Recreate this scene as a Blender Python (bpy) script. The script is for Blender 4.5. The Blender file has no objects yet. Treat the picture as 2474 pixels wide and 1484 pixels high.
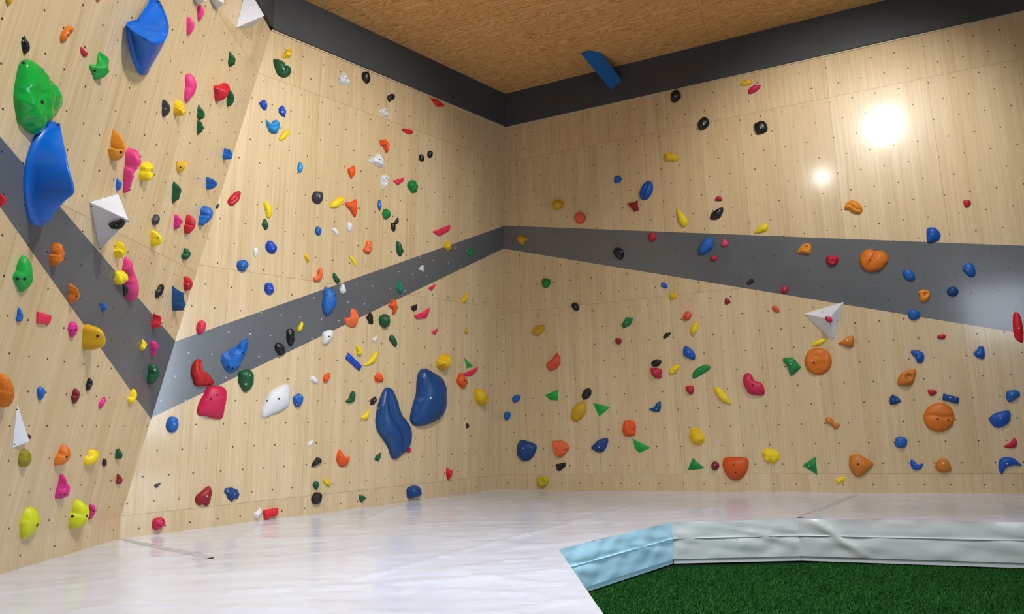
import bpy, bmesh, math, random
import numpy as np
from mathutils import Vector, Matrix, noise
from mathutils.geometry import delaunay_2d_cdt
from mathutils.bvhtree import BVHTree

S = bpy.context.scene
COL = S.collection
random.seed(7)

# ------------------------------------------------------------------ camera
CX, CY, F, H = 1237.0, 742.0, 1700.0, 0.78
def nrm(v):
    v = np.asarray(v, float); return v / np.linalg.norm(v)
_v1 = np.array([-2430 - CX, -(1150 - CY), -F]); _v2 = np.array([2834 - CX, -(973 - CY), -F])
_U = nrm(np.cross(_v2, _v1)); _U = _U if _U[1] > 0 else -_U          # world up seen from the camera
_f = np.array([0, 0, -1.0]); _Y = nrm(_f - _U * _f.dot(_U)); _X = np.cross(_Y, _U)
R = np.array([_X, _Y, _U]); CAM = np.array([0, 0, H])
cam = bpy.data.cameras.new('camera'); cam_o = bpy.data.objects.new('camera', cam); COL.objects.link(cam_o)
cam.sensor_width = 36; cam.lens = 36 * F / 2474; cam.clip_start = 0.02; cam.clip_end = 100
cam_o.matrix_world = Matrix.Translation(CAM) @ Matrix([list(r) for r in R]).to_4x4()
S.camera = cam_o

# ------------------------------------------------------------------ world, lamps, exposure
S.view_settings.view_transform = 'Standard'; S.view_settings.look = 'None'
S.view_settings.gamma = 1; S.view_settings.use_curve_mapping = False
S.view_settings.exposure = 0.0
w = bpy.data.worlds.new('world'); S.world = w; w.use_nodes = True
w.node_tree.nodes['Background'].inputs[0].default_value = (0.82, 0.88, 1.0, 1)
w.node_tree.nodes['Background'].inputs[1].default_value = 0.22

def aim(o, src, dst):
    o.location = src
    o.rotation_euler = (Vector(dst) - Vector(src)).to_track_quat('-Z', 'Y').to_euler()
def spot(name, src, dst, power, deg, blend=.6, rad=.08, col=(1, .93, .82)):
    l = bpy.data.lights.new(name, 'SPOT'); l.energy = power; l.spot_size = math.radians(deg); l.spot_blend = blend
    l.shadow_soft_size = rad; l.color = col
    o = bpy.data.objects.new(name, l); COL.objects.link(o); aim(o, src, dst); return o
def area(name, src, dst, power, sx, sy, col=(1, 1, 1)):
    l = bpy.data.lights.new(name, 'AREA'); l.shape = 'RECTANGLE'; l.size = sx; l.size_y = sy; l.energy = power; l.color = col
    o = bpy.data.objects.new(name, l); COL.objects.link(o); aim(o, src, dst); return o

spot('ceiling_spot', (3.06, 4.45, 4.75), (3.55, 7.0, 3.1), 300, 84, .8, .17, (1, .98, .93))
spot('ceiling_spot', (1.45, 2.92, 4.80), (3.4, 7.1, 3.1), 70, 50, 1., .12, (1, .97, .93))
spot('ceiling_spot', (0.9, 4.2, 4.95), (-1.9, 6.6, 2.9), 520, 78, 1., .12, (1, .97, .91))
spot('ceiling_spot', (0.3, 2.2, 4.95), (-3.0, 4.0, 2.6), 540, 98, 1., .12, (1, .98, .96))
area('daylight_opening', (6.3, 2.10, 1.3), (-2.8, 5.6, 1.2), 28, .7, 3.0, (.70, .84, 1)).data.spread = math.radians(80)
area('daylight_opening', (2.7, -1.2, 2.6), (4.2, 6.7, 1.6), 10, 1.1, 1.0, (.78, .89, 1)).data.spread = math.radians(80)
area('overhead_fill', (.3, 2.6, 4.95), (0.5, 4.4, 0), 150, 2.4, 2.4, (.92, .95, 1)).data.spread = math.radians(92)  # soft fill added overhead to brighten the mat

# ------------------------------------------------------------------ picture measurements to points of the place
def ray(x, y): return R @ np.array([x - CX, -(y - CY), -F])
def on_z(x, y, z=0.):
    d = ray(x, y); return CAM + d * (z - H) / d[2]
def on_plane(x, y, P, n):
    d = ray(x, y); return CAM + d * ((P - CAM) @ n) / (d @ n)
def proj(p):
    c = (np.asarray(p) - CAM) @ R; return np.stack([CX + F * c[..., 0] / -c[..., 2], CY - F * c[..., 1] / -c[..., 2]], -1)

class Plane:
    """a wall face: origin, horizontal direction, upward direction, normal into the room"""
    def __init__(s, O, d, n):
        s.O = np.asarray(O, float); s.d = nrm(d); s.n = nrm(n)
        if s.n @ (np.array([0, 3.0, 1.5]) - s.O) < 0: s.n = -s.n
        s.v = nrm(np.cross(s.n, s.d)); s.v = s.v if s.v[2] > 0 else -s.v
    def uv(s, x, y):
        p = on_plane(x, y, s.O, s.n) - s.O; return np.array([p @ s.d, p @ s.v])
    def uvs(s, pts): return np.array([s.uv(*p) for p in pts])
    def at(s, u, v, h=0.): return s.O + s.d * u + s.v * v + s.n * h
    def at_n(s, P, h): return s.O + P[:, :1] * s.d + P[:, 1:2] * s.v + np.asarray(h)[:, None] * s.n
    def loc(s, p): q = np.asarray(p) - s.O; return np.array([q @ s.d, q @ s.v])

K0 = on_z(1204, 1183); BR = on_z(2474, 1193); L0 = on_z(288, 1302); LL = on_z(0, 1388)
dB = nrm(BR - K0); dA = nrm(L0 - K0); dC = nrm(LL - L0)
PB = Plane(K0, dB, np.cross(dB, [0, 0, 1]))
T = on_plane(1222, 308, PB.O, PB.n)
PA = Plane(K0, dA, np.cross(dA, T - K0))
E0 = on_plane(292, 1250, PA.O, PA.n); E1 = on_plane(655, 75, PA.O, PA.n)
PC = Plane(E0, dC, np.cross(dC, E1 - E0))
TOP = T[2]; CEIL = on_plane(1213, 232, PB.O, PB.n)[2]

# ------------------------------------------------------------------ object helpers
def link(name, me, mats, parent=None):
    o = bpy.data.objects.new(name, me); COL.objects.link(o)
    for m in (mats if isinstance(mats, (list, tuple)) else [mats]): me.materials.append(m)
    if parent is not None: o.parent = parent
    return o
def tag(o, label=None, cat=None, group=None, kind=None):
    if label: o['label'] = label
    if cat: o['category'] = cat
    if group: o['group'] = group
    if kind: o['kind'] = kind
    return o
def mesh(name, V, Fc, smooth=False):
    me = bpy.data.meshes.new(name); me.from_pydata([tuple(map(float, v)) for v in V], [], [tuple(int(i) for i in f) for f in Fc]); me.update()
    if smooth: me.polygons.foreach_set('use_smooth', [True] * len(me.polygons))
    return me
def hexa(name, a, b, c, d, off, mats, parent=None, bevel=0):
    """a slab: quad a b c d and the same quad moved by off"""
    V = [np.array(p, float) for p in (a, b, c, d)]; V += [p + np.array(off) for p in V]
    me = mesh(name, V, [(0, 1, 2, 3), (7, 6, 5, 4), (0, 4, 5, 1), (1, 5, 6, 2), (2, 6, 7, 3), (3, 7, 4, 0)])
    bm = bmesh.new(); bm.from_mesh(me); bmesh.ops.recalc_face_normals(bm, faces=bm.faces)
    if bevel: bmesh.ops.bevel(bm, geom=bm.edges[:], offset=bevel, segments=2, affect='EDGES')
    bm.to_mesh(me); bm.free()
    return link(name, me, mats, parent)

# ------------------------------------------------------------------ materials
def lin(c): return tuple(((v / 255) / 12.92 if v / 255 <= .04045 else ((v / 255 + .055) / 1.055) ** 2.4) for v in c) + (1,)
class N:
    def __init__(s, name):
        s.m = bpy.data.materials.new(name); s.m.use_nodes = True; s.t = s.m.node_tree; s.b = s.t.nodes['Principled BSDF']
    def n(s, ty, **k):
        x = s.t.nodes.new(ty)
        for a, v in k.items(): setattr(x, a, v)
        return x
    def put(s, sock, v):
        if v is None: return
        if hasattr(v, 'is_linked'): s.t.links.new(v, sock)
        elif isinstance(v, tuple) and len(v) != len(sock.default_value): sock.default_value = v[:len(sock.default_value)]
        else: sock.default_value = v
    def math(s, op, a, b=None, c=None):
        x = s.n('ShaderNodeMath', operation=op)
        for i, v in enumerate((a, b, c)): s.put(x.inputs[i], v)
        return x.outputs[0]
    def mix(s, f, a, b, mode='MIX'):
        x = s.n('ShaderNodeMix', data_type='RGBA', blend_type=mode)
        s.put(x.inputs[0], f); s.put(x.inputs[6], a); s.put(x.inputs[7], b); return x.outputs[2]
    def noise(s, vec, scale=1., detail=3., rough=.5, dist=0.):
        x = s.n('ShaderNodeTexNoise'); s.put(x.inputs['Vector'], vec); x.inputs['Scale'].default_value = scale
        x.inputs['Detail'].default_value = detail; x.inputs['Roughness'].default_value = rough; x.inputs['Distortion'].default_value = dist
        return x.outputs['Fac']
    def xyz(s, x, y, z=0.):
        c = s.n('ShaderNodeCombineXYZ'); s.put(c.inputs[0], x); s.put(c.inputs[1], y); s.put(c.inputs[2], z); return c.outputs[0]
    def ramp(s, v, a, b):
        x = s.n('ShaderNodeMapRange'); x.clamp = True; s.put(x.inputs[0], v); x.inputs[1].default_value = a; x.inputs[2].default_value = b; return x.outputs[0]
    def bump(s, h, strength=.3, dist=.01, nrml=None):
        x = s.n('ShaderNodeBump'); x.inputs['Strength'].default_value = strength; x.inputs['Distance'].default_value = dist
        s.put(x.inputs['Height'], h); s.put(x.inputs['Normal'], nrml); return x.outputs[0]
    def uvxy(s):
        u = s.n('ShaderNodeUVMap', uv_map='uv'); q = s.n('ShaderNodeSeparateXYZ'); s.t.links.new(u.outputs[0], q.inputs[0]); return q.outputs[0], q.outputs[1]
    def set(s, **k):
        for a, v in k.items(): s.put(s.b.inputs[a.replace('_', ' ')], v)
        return s.m

def tnuts(g, u, v, P, step, a0, a1, rows0, pitch, rad=.0068):
    """screw sockets: four per panel and row, rows alternate"""
    r = g.math('ROUND', g.math('DIVIDE', g.math('SUBTRACT', v, rows0), pitch))
    dy = g.math('SUBTRACT', v, g.math('ADD', g.math('MULTIPLY', r, pitch), rows0))
    odd = g.math('ABSOLUTE', g.math('MODULO', r, 2.))
    a = g.math('ADD', g.math('MULTIPLY', odd, a1 - a0), a0)
    x = g.math('SUBTRACT', u, a)
    x = g.math('MULTIPLY', g.math('FRACT', g.math('ADD', g.math('DIVIDE', x, P), 10.)), P)   # 0..P from the first socket
    half = step / 2
    x = g.math('SUBTRACT', g.math('MULTIPLY', g.math('FRACT', g.math('ADD', g.math('DIVIDE', g.math('ADD', x, half), P), 10.)), P), half)
    k = g.math('MINIMUM', g.math('MAXIMUM', g.math('ROUND', g.math('DIVIDE', x, step)), 0.), 3.)
    dx = g.math('SUBTRACT', x, g.math('MULTIPLY', k, step))
    d = g.math('SQRT', g.math('ADD', g.math('MULTIPLY', dx, dx), g.math('MULTIPLY', dy, dy)))
    return g.math('SUBTRACT', 1., g.ramp(d, rad * .75, rad * 1.25))

def plywood(name, nut, seams, pw, poff, tone=1.0):
    g = N(name); u, v = g.uvxy()
    pan = g.math('FLOOR', g.math('DIVIDE', g.math('SUBTRACT', u, poff), pw))
    rowi = 0.
    for sv in seams: rowi = g.math('ADD', rowi, g.math('GREATER_THAN', v, sv))
    wn = g.n('ShaderNodeTexWhiteNoise', noise_dimensions='2D'); g.put(wn.inputs['Vector'], g.xyz(pan, rowi))
    rnd = wn.outputs['Value']
    uo = g.math('ADD', u, g.math('MULTIPLY', rnd, 7.3)); vo = g.math('ADD', v, g.math('MULTIPLY', rnd, 3.1))
    streak = g.noise(g.xyz(g.math('MULTIPLY', uo, 46.), g.math('MULTIPLY', vo, .8)), 1., 5., .62, .25)
    broad = g.noise(g.xyz(g.math('MULTIPLY', uo, 9.), g.math('MULTIPLY', vo, .45)), 1., 3., .55)
    fine = g.noise(g.xyz(g.math('MULTIPLY', uo, 210.), g.math('MULTIPLY', vo, 4.)), 1., 2.)
    s1 = g.ramp(streak, .28, .72)
    c = g.mix(s1, lin((192, 166, 124)), lin((222, 203, 164)))
    c = g.mix(g.math('MULTIPLY', g.ramp(broad, .42, .72), .4), c, lin((230, 214, 182)))
    c = g.mix(g.math('MULTIPLY', g.ramp(fine, .5, .8), .22), c, lin((160, 124, 78)))
    # strip of veneer tone steps
    st = g.n('ShaderNodeTexWhiteNoise', noise_dimensions='2D'); g.put(st.inputs['Vector'], g.xyz(g.math('FLOOR', g.math('MULTIPLY', uo, 9.)), g.math('FLOOR', g.math('ADD', rowi, .5))))
    c = g.mix(g.math('MULTIPLY', st.outputs['Value'], .30), c, lin((190, 160, 116)))
    c = g.mix(g.math('MULTIPLY', rnd, .22), c, lin((186, 158, 116)))
    lu = g.math('ABSOLUTE', g.math('SUBTRACT', g.math('FRACT', g.math('ADD', g.math('DIVIDE', g.math('SUBTRACT', u, poff), pw), .5)), .5))
    line = g.math('LESS_THAN', lu, .0022 / pw)
    for sv in seams: line = g.math('MAXIMUM', line, g.math('LESS_THAN', g.math('ABSOLUTE', g.math('SUBTRACT', v, sv)), .0028))
    c = g.mix(g.math('MULTIPLY', line, .38), c, lin((96, 70, 40)))
    if tone != 1.0: c = g.mix(1., c, (tone, tone, tone, 1), 'MULTIPLY')
    h = g.math('SUBTRACT', g.math('MULTIPLY', streak, .12), g.math('MULTIPLY', line, .8))
    if nut:
        t = tnuts(g, u, v, *nut); c = g.mix(t, c, lin((52, 38, 26))); h = g.math('SUBTRACT', h, t)
    wob = g.noise(g.xyz(g.math('MULTIPLY', u, 3.), g.math('MULTIPLY', v, 3.)), 1., 3.)
    h = g.math('ADD', h, g.math('MULTIPLY', wob, .25))
    return g.set(Base_Color=c, Roughness=g.math('ADD', .30, g.math('MULTIPLY', fine, .12)), Specular_IOR_Level=.42, Coat_Weight=.45, Coat_Roughness=.13, Normal=g.bump(h, .3, .005))
def grey_paint(name, nut, col=(94, 97, 101), dot=(46, 48, 52)):
    g = N(name); u, v = g.uvxy()
    brush = g.noise(g.xyz(g.math('MULTIPLY', u, 60.), g.math('MULTIPLY', v, 14.)), 1., 4., .6)
    cl = g.noise(g.xyz(g.math('MULTIPLY', u, 2.), g.math('MULTIPLY', v, 2.)), 1., 2.)
    c = g.mix(g.ramp(cl, .3, .7), lin(col), lin(tuple(int(k * .93) for k in col)))
    h = brush
    if nut:
        t = tnuts(g, u, v, *nut); c = g.mix(t, c, lin(dot)); h = g.math('SUBTRACT', brush, t)
    return g.set(Base_Color=c, Roughness=.3, Specular_IOR_Level=.42, Coat_Weight=.4, Coat_Roughness=.12, Normal=g.bump(h, .22, .003))

KS = H / .75
NB = (.900 * KS, .213 * KS, .488 * KS, .385 * KS, .271 * KS, .1945 * KS)
NA = (.812 * KS, .194 * KS, 2.711 * KS, 2.805 * KS, .253 * KS, .1955 * KS)
NC = (.700 * KS, .1655 * KS, .573 * KS, .480 * KS, .0955 * KS, .1990 * KS)
def kick(pw, poff): return plywood('plywood_kick', None, [], pw, poff)
MB = plywood('plywood_right', NB, [.175 * KS, 2.10 * KS, 4.02 * KS], .900 * KS, .38 * KS)
MA = plywood('plywood_back', NA, [.165 * KS, 2.17 * KS, 4.03 * KS], .812 * KS, 2.61 * KS)
MC = plywood('plywood_overhang', NC, [1.98 * KS, 3.95 * KS], 1.4 * KS, .48 * KS)
MK = plywood('plywood_kickboard', (.70 * KS, .33 * KS, .1, .26, .075 * KS, .3), [], 1.2, .3)
GB = grey_paint('grey_paint_right', NB); GA = grey_paint('grey_paint_back', NA, dot=(190, 192, 196)); GC = grey_paint('grey_paint_overhang', NC)  # pale socket dots on the back stripe: their glint is put into the colour
def flat_mat(name, c, rough=.5, spec=.4, bs=.15, bscale=60., var=.06, metal=0., bd=.002):
    g = N(name); tc = g.n('ShaderNodeTexCoord').outputs['Object']
    nz = g.noise(tc, bscale, 4., .6); big = g.noise(tc, 4., 3.)
    l = lin(c); d = tuple(x * (1 - 2.2 * var) for x in l[:3]) + (1,)
    return g.set(Base_Color=g.mix(g.ramp(big, .3, .7), l, d), Roughness=rough, Specular_IOR_Level=spec, Metallic=metal, Normal=g.bump(nz, bs, bd))
BEAM = flat_mat('dark_grey_paint', (72, 74, 76), .55, .3, .1)
EDGE = flat_mat('raw_ply_edge', (214, 196, 160), .6)
WHITE = flat_mat('white_paint', (226, 230, 238), .4, .4, .08)
BLUESTEEL = flat_mat('blue_paint', (14, 104, 178), .45)
STEEL = flat_mat('steel', (205, 205, 205), .3, .5, .05, 90, .03, .9)
DARKHOLE = flat_mat('dark_recess', (16, 15, 15), .7)

def ceiling_mat():
    g = N('ceiling_plywood'); u, v = g.uvxy()
    w1 = g.noise(g.xyz(g.math('MULTIPLY', u, 1.2), g.math('MULTIPLY', v, 6.)), 1., 2., .5, 1.0)
    wav = g.n('ShaderNodeTexWave', wave_type='BANDS', bands_direction='Y')
    g.put(wav.inputs['Vector'], g.xyz(g.math('MULTIPLY', u, .9), g.math('ADD', g.math('MULTIPLY', v, 5.), g.math('MULTIPLY', w1, 1.5))))
    wav.inputs['Scale'].default_value = 2.2; wav.inputs['Distortion'].default_value = 9; wav.inputs['Detail'].default_value = 3; wav.inputs['Detail Scale'].default_value = 1.6
    fl = g.noise(g.xyz(g.math('MULTIPLY', u, 9.), g.math('MULTIPLY', v, 42.)), 1., 4., .65)
    big = g.noise(g.xyz(g.math('MULTIPLY', u, .9), g.math('MULTIPLY', v, 2.)), 1., 3.)
    c = g.mix(wav.outputs['Fac'], lin((204, 146, 80)), lin((242, 196, 132)))
    c = g.mix(g.math('MULTIPLY', g.ramp(big, .35, .7), .45), c, lin((214, 160, 98)))
    c = g.mix(g.math('MULTIPLY', g.ramp(fl, .60, .68), .8), c, lin((92, 52, 22)))
    pu = g.math('FLOOR', g.math('DIVIDE', g.math('SUBTRACT', u, 1.15), 1.82)); pv = g.math('FLOOR', g.math('DIVIDE', g.math('SUBTRACT', v, .1), .91))
    wn = g.n('ShaderNodeTexWhiteNoise', noise_dimensions='2D'); g.put(wn.inputs['Vector'], g.xyz(pu, pv))
    c = g.mix(g.math('MULTIPLY', wn.outputs['Value'], .2), c, lin((214, 158, 96)))
    lu = g.math('ABSOLUTE', g.math('SUBTRACT', g.math('FRACT', g.math('ADD', g.math('DIVIDE', g.math('SUBTRACT', u, 1.15), 1.82), .5)), .5))
    lv = g.math('ABSOLUTE', g.math('SUBTRACT', g.math('FRACT', g.math('ADD', g.math('DIVIDE', g.math('SUBTRACT', v, .1), .91), .5)), .5))
    ln = g.math('MAXIMUM', g.math('LESS_THAN', lu, .0018), g.math('LESS_THAN', lv, .0036))
    c = g.mix(g.math('MULTIPLY', ln, .35), c, lin((80, 46, 20)))
    return g.set(Base_Color=c, Roughness=.7, Specular_IOR_Level=.2, Normal=g.bump(fl, .4, .004))
CEILM = ceiling_mat()

def mat_vinyl(name, base, rough, streaks=True):
    g = N(name); tc = g.n('ShaderNodeTexCoord').outputs['Object']
    q = g.n('ShaderNodeSeparateXYZ'); g.put(q.inputs[0], tc)
    x, y, z = q.outputs
    st = g.noise(g.xyz(g.math('MULTIPLY', x, 1.1), g.math('MULTIPLY', y, 6.), g.math('MULTIPLY', z, 6.)), 1., 5., .6, .5)
    ft = g.noise(g.xyz(g.math('MULTIPLY', x, 5.), g.math('MULTIPLY', y, 30.), g.math('MULTIPLY', z, 20.)), 1., 3., .6, .3)
    big = g.noise(tc, .8, 3.)
    l = lin(base); d = tuple(k * .9 for k in l[:3]) + (1,)
    c = g.mix(g.ramp(big, .35, .65), l, d)
    h = g.math('ADD', st, g.math('MULTIPLY', ft, .12))
    return g.set(Base_Color=c, Roughness=rough, Specular_IOR_Level=.5, Coat_Weight=.25, Coat_Roughness=.12, Normal=g.bump(h, .24, .03 if streaks else .012))
VTOP = mat_vinyl('white_vinyl', (217, 224, 240), .21)
VSEAM = mat_vinyl('seam_vinyl', (196, 196, 206), .3)
VSIDE = mat_vinyl('grey_vinyl', (214, 219, 216), .38, False)
VSIDE_LIT = mat_vinyl('daylit_vinyl', (186, 234, 252), .3, False)  # side vinyl again, with cyan daylight put into its base colour

# ------------------------------------------------------------------ room shell
def wall(name, P, poly_uv, lines, mats, back=.09):
    """one plywood wall; lines = two stripe edges as uv point pairs, the area between them gets the stripe paint"""
    bm = bmesh.new(); uvl = bm.loops.layers.uv.new('uv')
    f = bm.faces.new([bm.verts.new(P.at(*q)) for q in poly_uv])
    nn = Vector(P.n)
    if f.normal.dot(nn) < 0 or (f.normal_update() or f.normal.dot(nn) < 0): f.normal_flip()
    sides = []
    for a, b in lines:
        pa, pb = Vector(P.at(*a)), Vector(P.at(*b)); nm = (pb - pa).cross(nn).normalized()
        if nm.z < 0: nm = -nm
        bmesh.ops.bisect_plane(bm, geom=bm.verts[:] + bm.edges[:] + bm.faces[:], plane_co=pa, plane_no=nm)
        sides.append((pa, nm))
    for f in bm.faces:
        c = f.calc_center_median()
        s = [(c - p).dot(m) for p, m in sides]
        f.material_index = 1 if len(s) == 2 and s[0] * s[1] < 0 else 0
        if len(s) == 2 and s[0] < 0 and s[1] < 0 and len(mats) > 2: f.material_index = 0
        for lp in f.loops:
            q = P.loc(np.array(lp.vert.co)); lp[uvl].uv = (q[0], q[1])
    me = bpy.data.meshes.new(name); bm.to_mesh(me); bm.free()
    o = link(name, me, mats); tag(o, kind='structure')
    md = o.modifiers.new('thick', 'SOLIDIFY'); md.thickness = back; md.offset = -1
    return o
far = 3.6
s_top = PB.loc(T)[1]
uTr = PB.loc(BR)[0] + far
wall('wall_right', PB, [(0, -.35), (uTr, -.35), (uTr, s_top), (0, s_top)],
     [(PB.uv(1216, 545), PB.uv(2474, 594)), (PB.uv(1216, 601), PB.uv(2430, 800))], [MB, GB])
qA = [PA.loc(p) for p in (K0, L0, E0, E1, T)]
wall('wall_back', PA, [(qA[0][0], -.35), (qA[1][0], -.35), qA[1], qA[2], qA[3], qA[4], qA[0]],
     [(PA.uv(425, 825), PA.uv(1218, 546)), (PA.uv(365, 1010), PA.uv(1216, 601))], [MA, GA])
e1 = PC.loc(E1); CL = 5.6
wall('wall_left', PC, [(0, 0), (CL, 0), (e1[0] + CL, e1[1]), tuple(e1)],
     [(PC.uv(425, 826), PC.uv(0, 330)), (PC.uv(364, 1012), PC.uv(0, 500))], [MC, GC])
PK = Plane(L0, dC, np.cross(dC, E0 - L0))
ek = PK.loc(E0)
wall('baseboard_left', PK, [(0, -.35), (CL, -.35), (CL, ek[1]), tuple(ek), (0, 0)], [], [MK], .06)

# dark boards between the wall tops and the ceiling
def fascia(name, a, b, n, z0, z1, out=.035, th=.14, m=BEAM):
    a = np.array(a, float); b = np.array(b, float); n = nrm([n[0], n[1], 0])
    q = [a + n * out, b + n * out]; q = [np.array([p[0], p[1], z]) for z in (z0, z1) for p in q]
    return tag(hexa(name, q[0], q[1], q[3], q[2], -n * th, m), kind='structure')
Bend = PB.at(uTr, s_top); Cend = PC.at(e1[0] + CL, e1[1])
fascia('trim_1', T - dB * .03, Bend, PB.n, TOP, CEIL + .02)
fascia('trim_2', T, E1 + dA * .06, PA.n, TOP, CEIL + .02)
nCh = nrm([PC.n[0], PC.n[1], 0])
fascia('trim_3', E1, Cend, nCh, TOP, CEIL + .02, .03)
fascia('trim_4', T, Bend, PB.n, TOP - .014, TOP - .0005, .012, .02, EDGE)
fascia('trim_5', T, E1, PA.n, TOP - .014, TOP - .0005, .012, .02, EDGE)

# ceiling
cu = np.array([dB[0], dB[1], 0]); cv = np.cross([0, 0, 1], cu)
me = bpy.data.meshes.new('ceiling'); bm = bmesh.new(); ul = bm.loops.layers.uv.new('uv')
pts = [K0 + cu * -6.5 + cv * a for a in (-13, 3)] + [K0 + cu * 9 + cv * a for a in (3, -13)]
if (np.array([0, 0, 0]) - K0) @ cv > 0: pts = [K0 + cu * -6.5 + cv * a for a in (13, -3)] + [K0 + cu * 9 + cv * a for a in (-3, 13)]
lo_ = [bm.verts.new((p[0], p[1], CEIL)) for p in pts]; hi_ = [bm.verts.new((p[0], p[1], CEIL + .03)) for p in pts]
bm.faces.new(lo_); bm.faces.new(hi_[::-1])
for k in range(4): bm.faces.new((lo_[k], hi_[k], hi_[(k + 1) % 4], lo_[(k + 1) % 4]))
bmesh.ops.recalc_face_normals(bm, faces=bm.faces)
for f in bm.faces:
    for lp in f.loops:
        q = np.array(lp.vert.co) - K0; lp[ul].uv = (q @ cu, q @ cv)
bm.to_mesh(me); bm.free(); tag(link('ceiling', me, CEILM), kind='structure')

# blue brace between ceiling and dark board
top = on_z(1422, 121, CEIL); bot = on_plane(1490, 206, PB.O + PB.n * .035, PB.n)
ax = nrm(bot - top); sd = nrm(np.cross(ax, PB.n)); sd = sd if sd @ dB > 0 else -sd; up = nrm(np.cross(sd, ax)); up = up if up[2] > 0 else -up
W = .088
br = hexa('ceiling_brace', top - sd * W, top + sd * W, bot + sd * W, bot - sd * W, up * .07, BLUESTEEL, None, .004)
tag(br, 'blue slanted brace between the plywood ceiling and the dark board', 'brace')

# ------------------------------------------------------------------ crash mat and turf
TH = .262 * KS / 1.0
FLOOR = -TH - .035
e = [on_z(1350, 1328), on_z(1622, 1262), on_z(1927, 1254), on_z(2474, 1262), on_z(1458, 1484)]
eR = e[3] + nrm(e[3] - e[2]) * 3.4
eL = e[4] + nrm(e[4] - e[0]) * 3.5
Brr = PB.at(uTr, 0); Lend = L0 + dC * 5.6
outer = [K0, Brr, np.array([Brr[0], eR[1] - .2, 0]) if False else eR, e[3], e[2], e[1], e[0], e[4], eL, np.array([Lend[0], eL[1], 0]), L0]
def inside(poly, p):
    c = False; j = len(poly) - 1
    for i in range(len(poly)):
        if (poly[i][1] > p[1]) != (poly[j][1] > p[1]) and p[0] < (poly[j][0] - poly[i][0]) * (p[1] - poly[i][1]) / (poly[j][1] - poly[i][1]) + poly[i][0]: c = not c
        j = i
    return c
def dseg(p, a, b):
    a = a[:2]; b = b[:2]; p = np.asarray(p)[:2]; t = max(0, min(1, (p - a) @ (b - a) / ((b - a) @ (b - a)))); return np.linalg.norm(p - a - t * (b - a))
folds = [(on_z(870, 1395), on_z(1600, 1205), .008), 
         (on_z(560, 1430), on_z(1350, 1380), .007), (on_z(1010, 1205), on_z(900, 1250), .016), (on_z(1680, 1240), on_z(1760, 1212), .007),
         (on_z(2010, 1230), on_z(2150, 1250), .006), (on_z(620, 1275), on_z(560, 1310), .008), (on_z(480, 1380), on_z(470, 1340), .008)]
seams = [(L0, on_z(520, 1352)), (e[2], on_z(2075, 1193)), (on_z(1622, 1262), on_z(1215, 1184))]
def mat_z(x, y):
    z = .010 * (noise.noise(Vector((x * .9, y * 1.6, 3.1)))) + .005 * noise.noise(Vector((x * 2.3, y * 7., 1.3)))
    r = abs(noise.noise(Vector((x * 1.3 + 4, y * 3.2, 7.7)))); z += .006 * max(0, 1 - r * 9)
    for a, b, h in folds:
        d = dseg((x, y), a, b)
        if d < .1: z += h * math.exp(-(d / .028) ** 2)
    return z - .004
P2 = [Vector((p[0], p[1])) for p in outer]; n0 = len(P2)
edge = []
V2 = []
for i in range(n0):                                     # subdivide the rim
    a, b = P2[i], P2[(i + 1) % n0]; k = max(1, int((b - a).length / .09))
    for j in range(k): V2.append(a.lerp(b, j / k))
nb = len(V2); edge = [(i, (i + 1) % nb) for i in range(nb)]
plist = [(p.x, p.y) for p in P2]
xs = [p.x for p in P2]; ys = [p.y for p in P2]
y = min(ys)
while y < max(ys):
    st = .045 if y > 2.4 else .12
    x = min(xs)
    while x < max(xs):
        q = (x + random.uniform(-.2, .2) * st, y + random.uniform(-.2, .2) * st)
        if inside(plist, q): V2.append(Vector(q))
        x += st
    y += st
rv, re_, rf, *_ = delaunay_2d_cdt(V2, edge, [list(range(nb))], 1, 1e-4)
def zrim(p):
    d = min(dseg((p.x, p.y), outer[i], outer[(i + 1) % n0]) for i in range(2, 8)); return 1 - math.exp(-(d / .05) ** 2) * .75
V3 = [(p.x, p.y, mat_z(p.x, p.y) * zrim(p) if p.y > 2.2 else 0.) for p in rv]
matr = bpy.data.objects.new('crash_mat', None); COL.objects.link(matr); matr.location = (float(e[1][0]), float(e[1][1]), FLOOR)
tag(matr, 'thick pale vinyl crash mat running along the foot of the climbing walls', 'crash mat')
bpy.context.view_layer.update()
def kid(o, parent):
    o.parent = parent; o.matrix_parent_inverse = Matrix.Translation(parent.location).inverted(); return o
me = mesh('top_cover', V3, [tuple(f) for f in rf], True); kid(link('top_cover', me, VTOP), matr)
# seam welts on the cover
def strip(name, pts, wd, ht, m, parent):
    V = []; Fc = []
    for i, p in enumerate(pts):
        t = nrm((pts[min(i + 1, len(pts) - 1)] - pts[max(i - 1, 0)])[:2]); nn = np.array([-t[1], t[0]])
        z = mat_z(p[0], p[1])
        for o_, h_ in ((-wd, -.004), (-wd * .7, ht), (wd * .7, ht), (wd, -.004)): V.append((p[0] + nn[0] * o_, p[1] + nn[1] * o_, z + h_))
        if i: 
            for k in range(3): a = (i - 1) * 4 + k; Fc.append((a, a + 1, a + 5, a + 4))
    o = link(name, mesh(name, V, Fc, True), m); return kid(o, parent)
for a, b in seams[:2]:
    strip('cover_seam', [a + (b - a) * t for t in np.linspace(.04, .96, 26)], .03, .007, VSEAM, matr)

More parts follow.
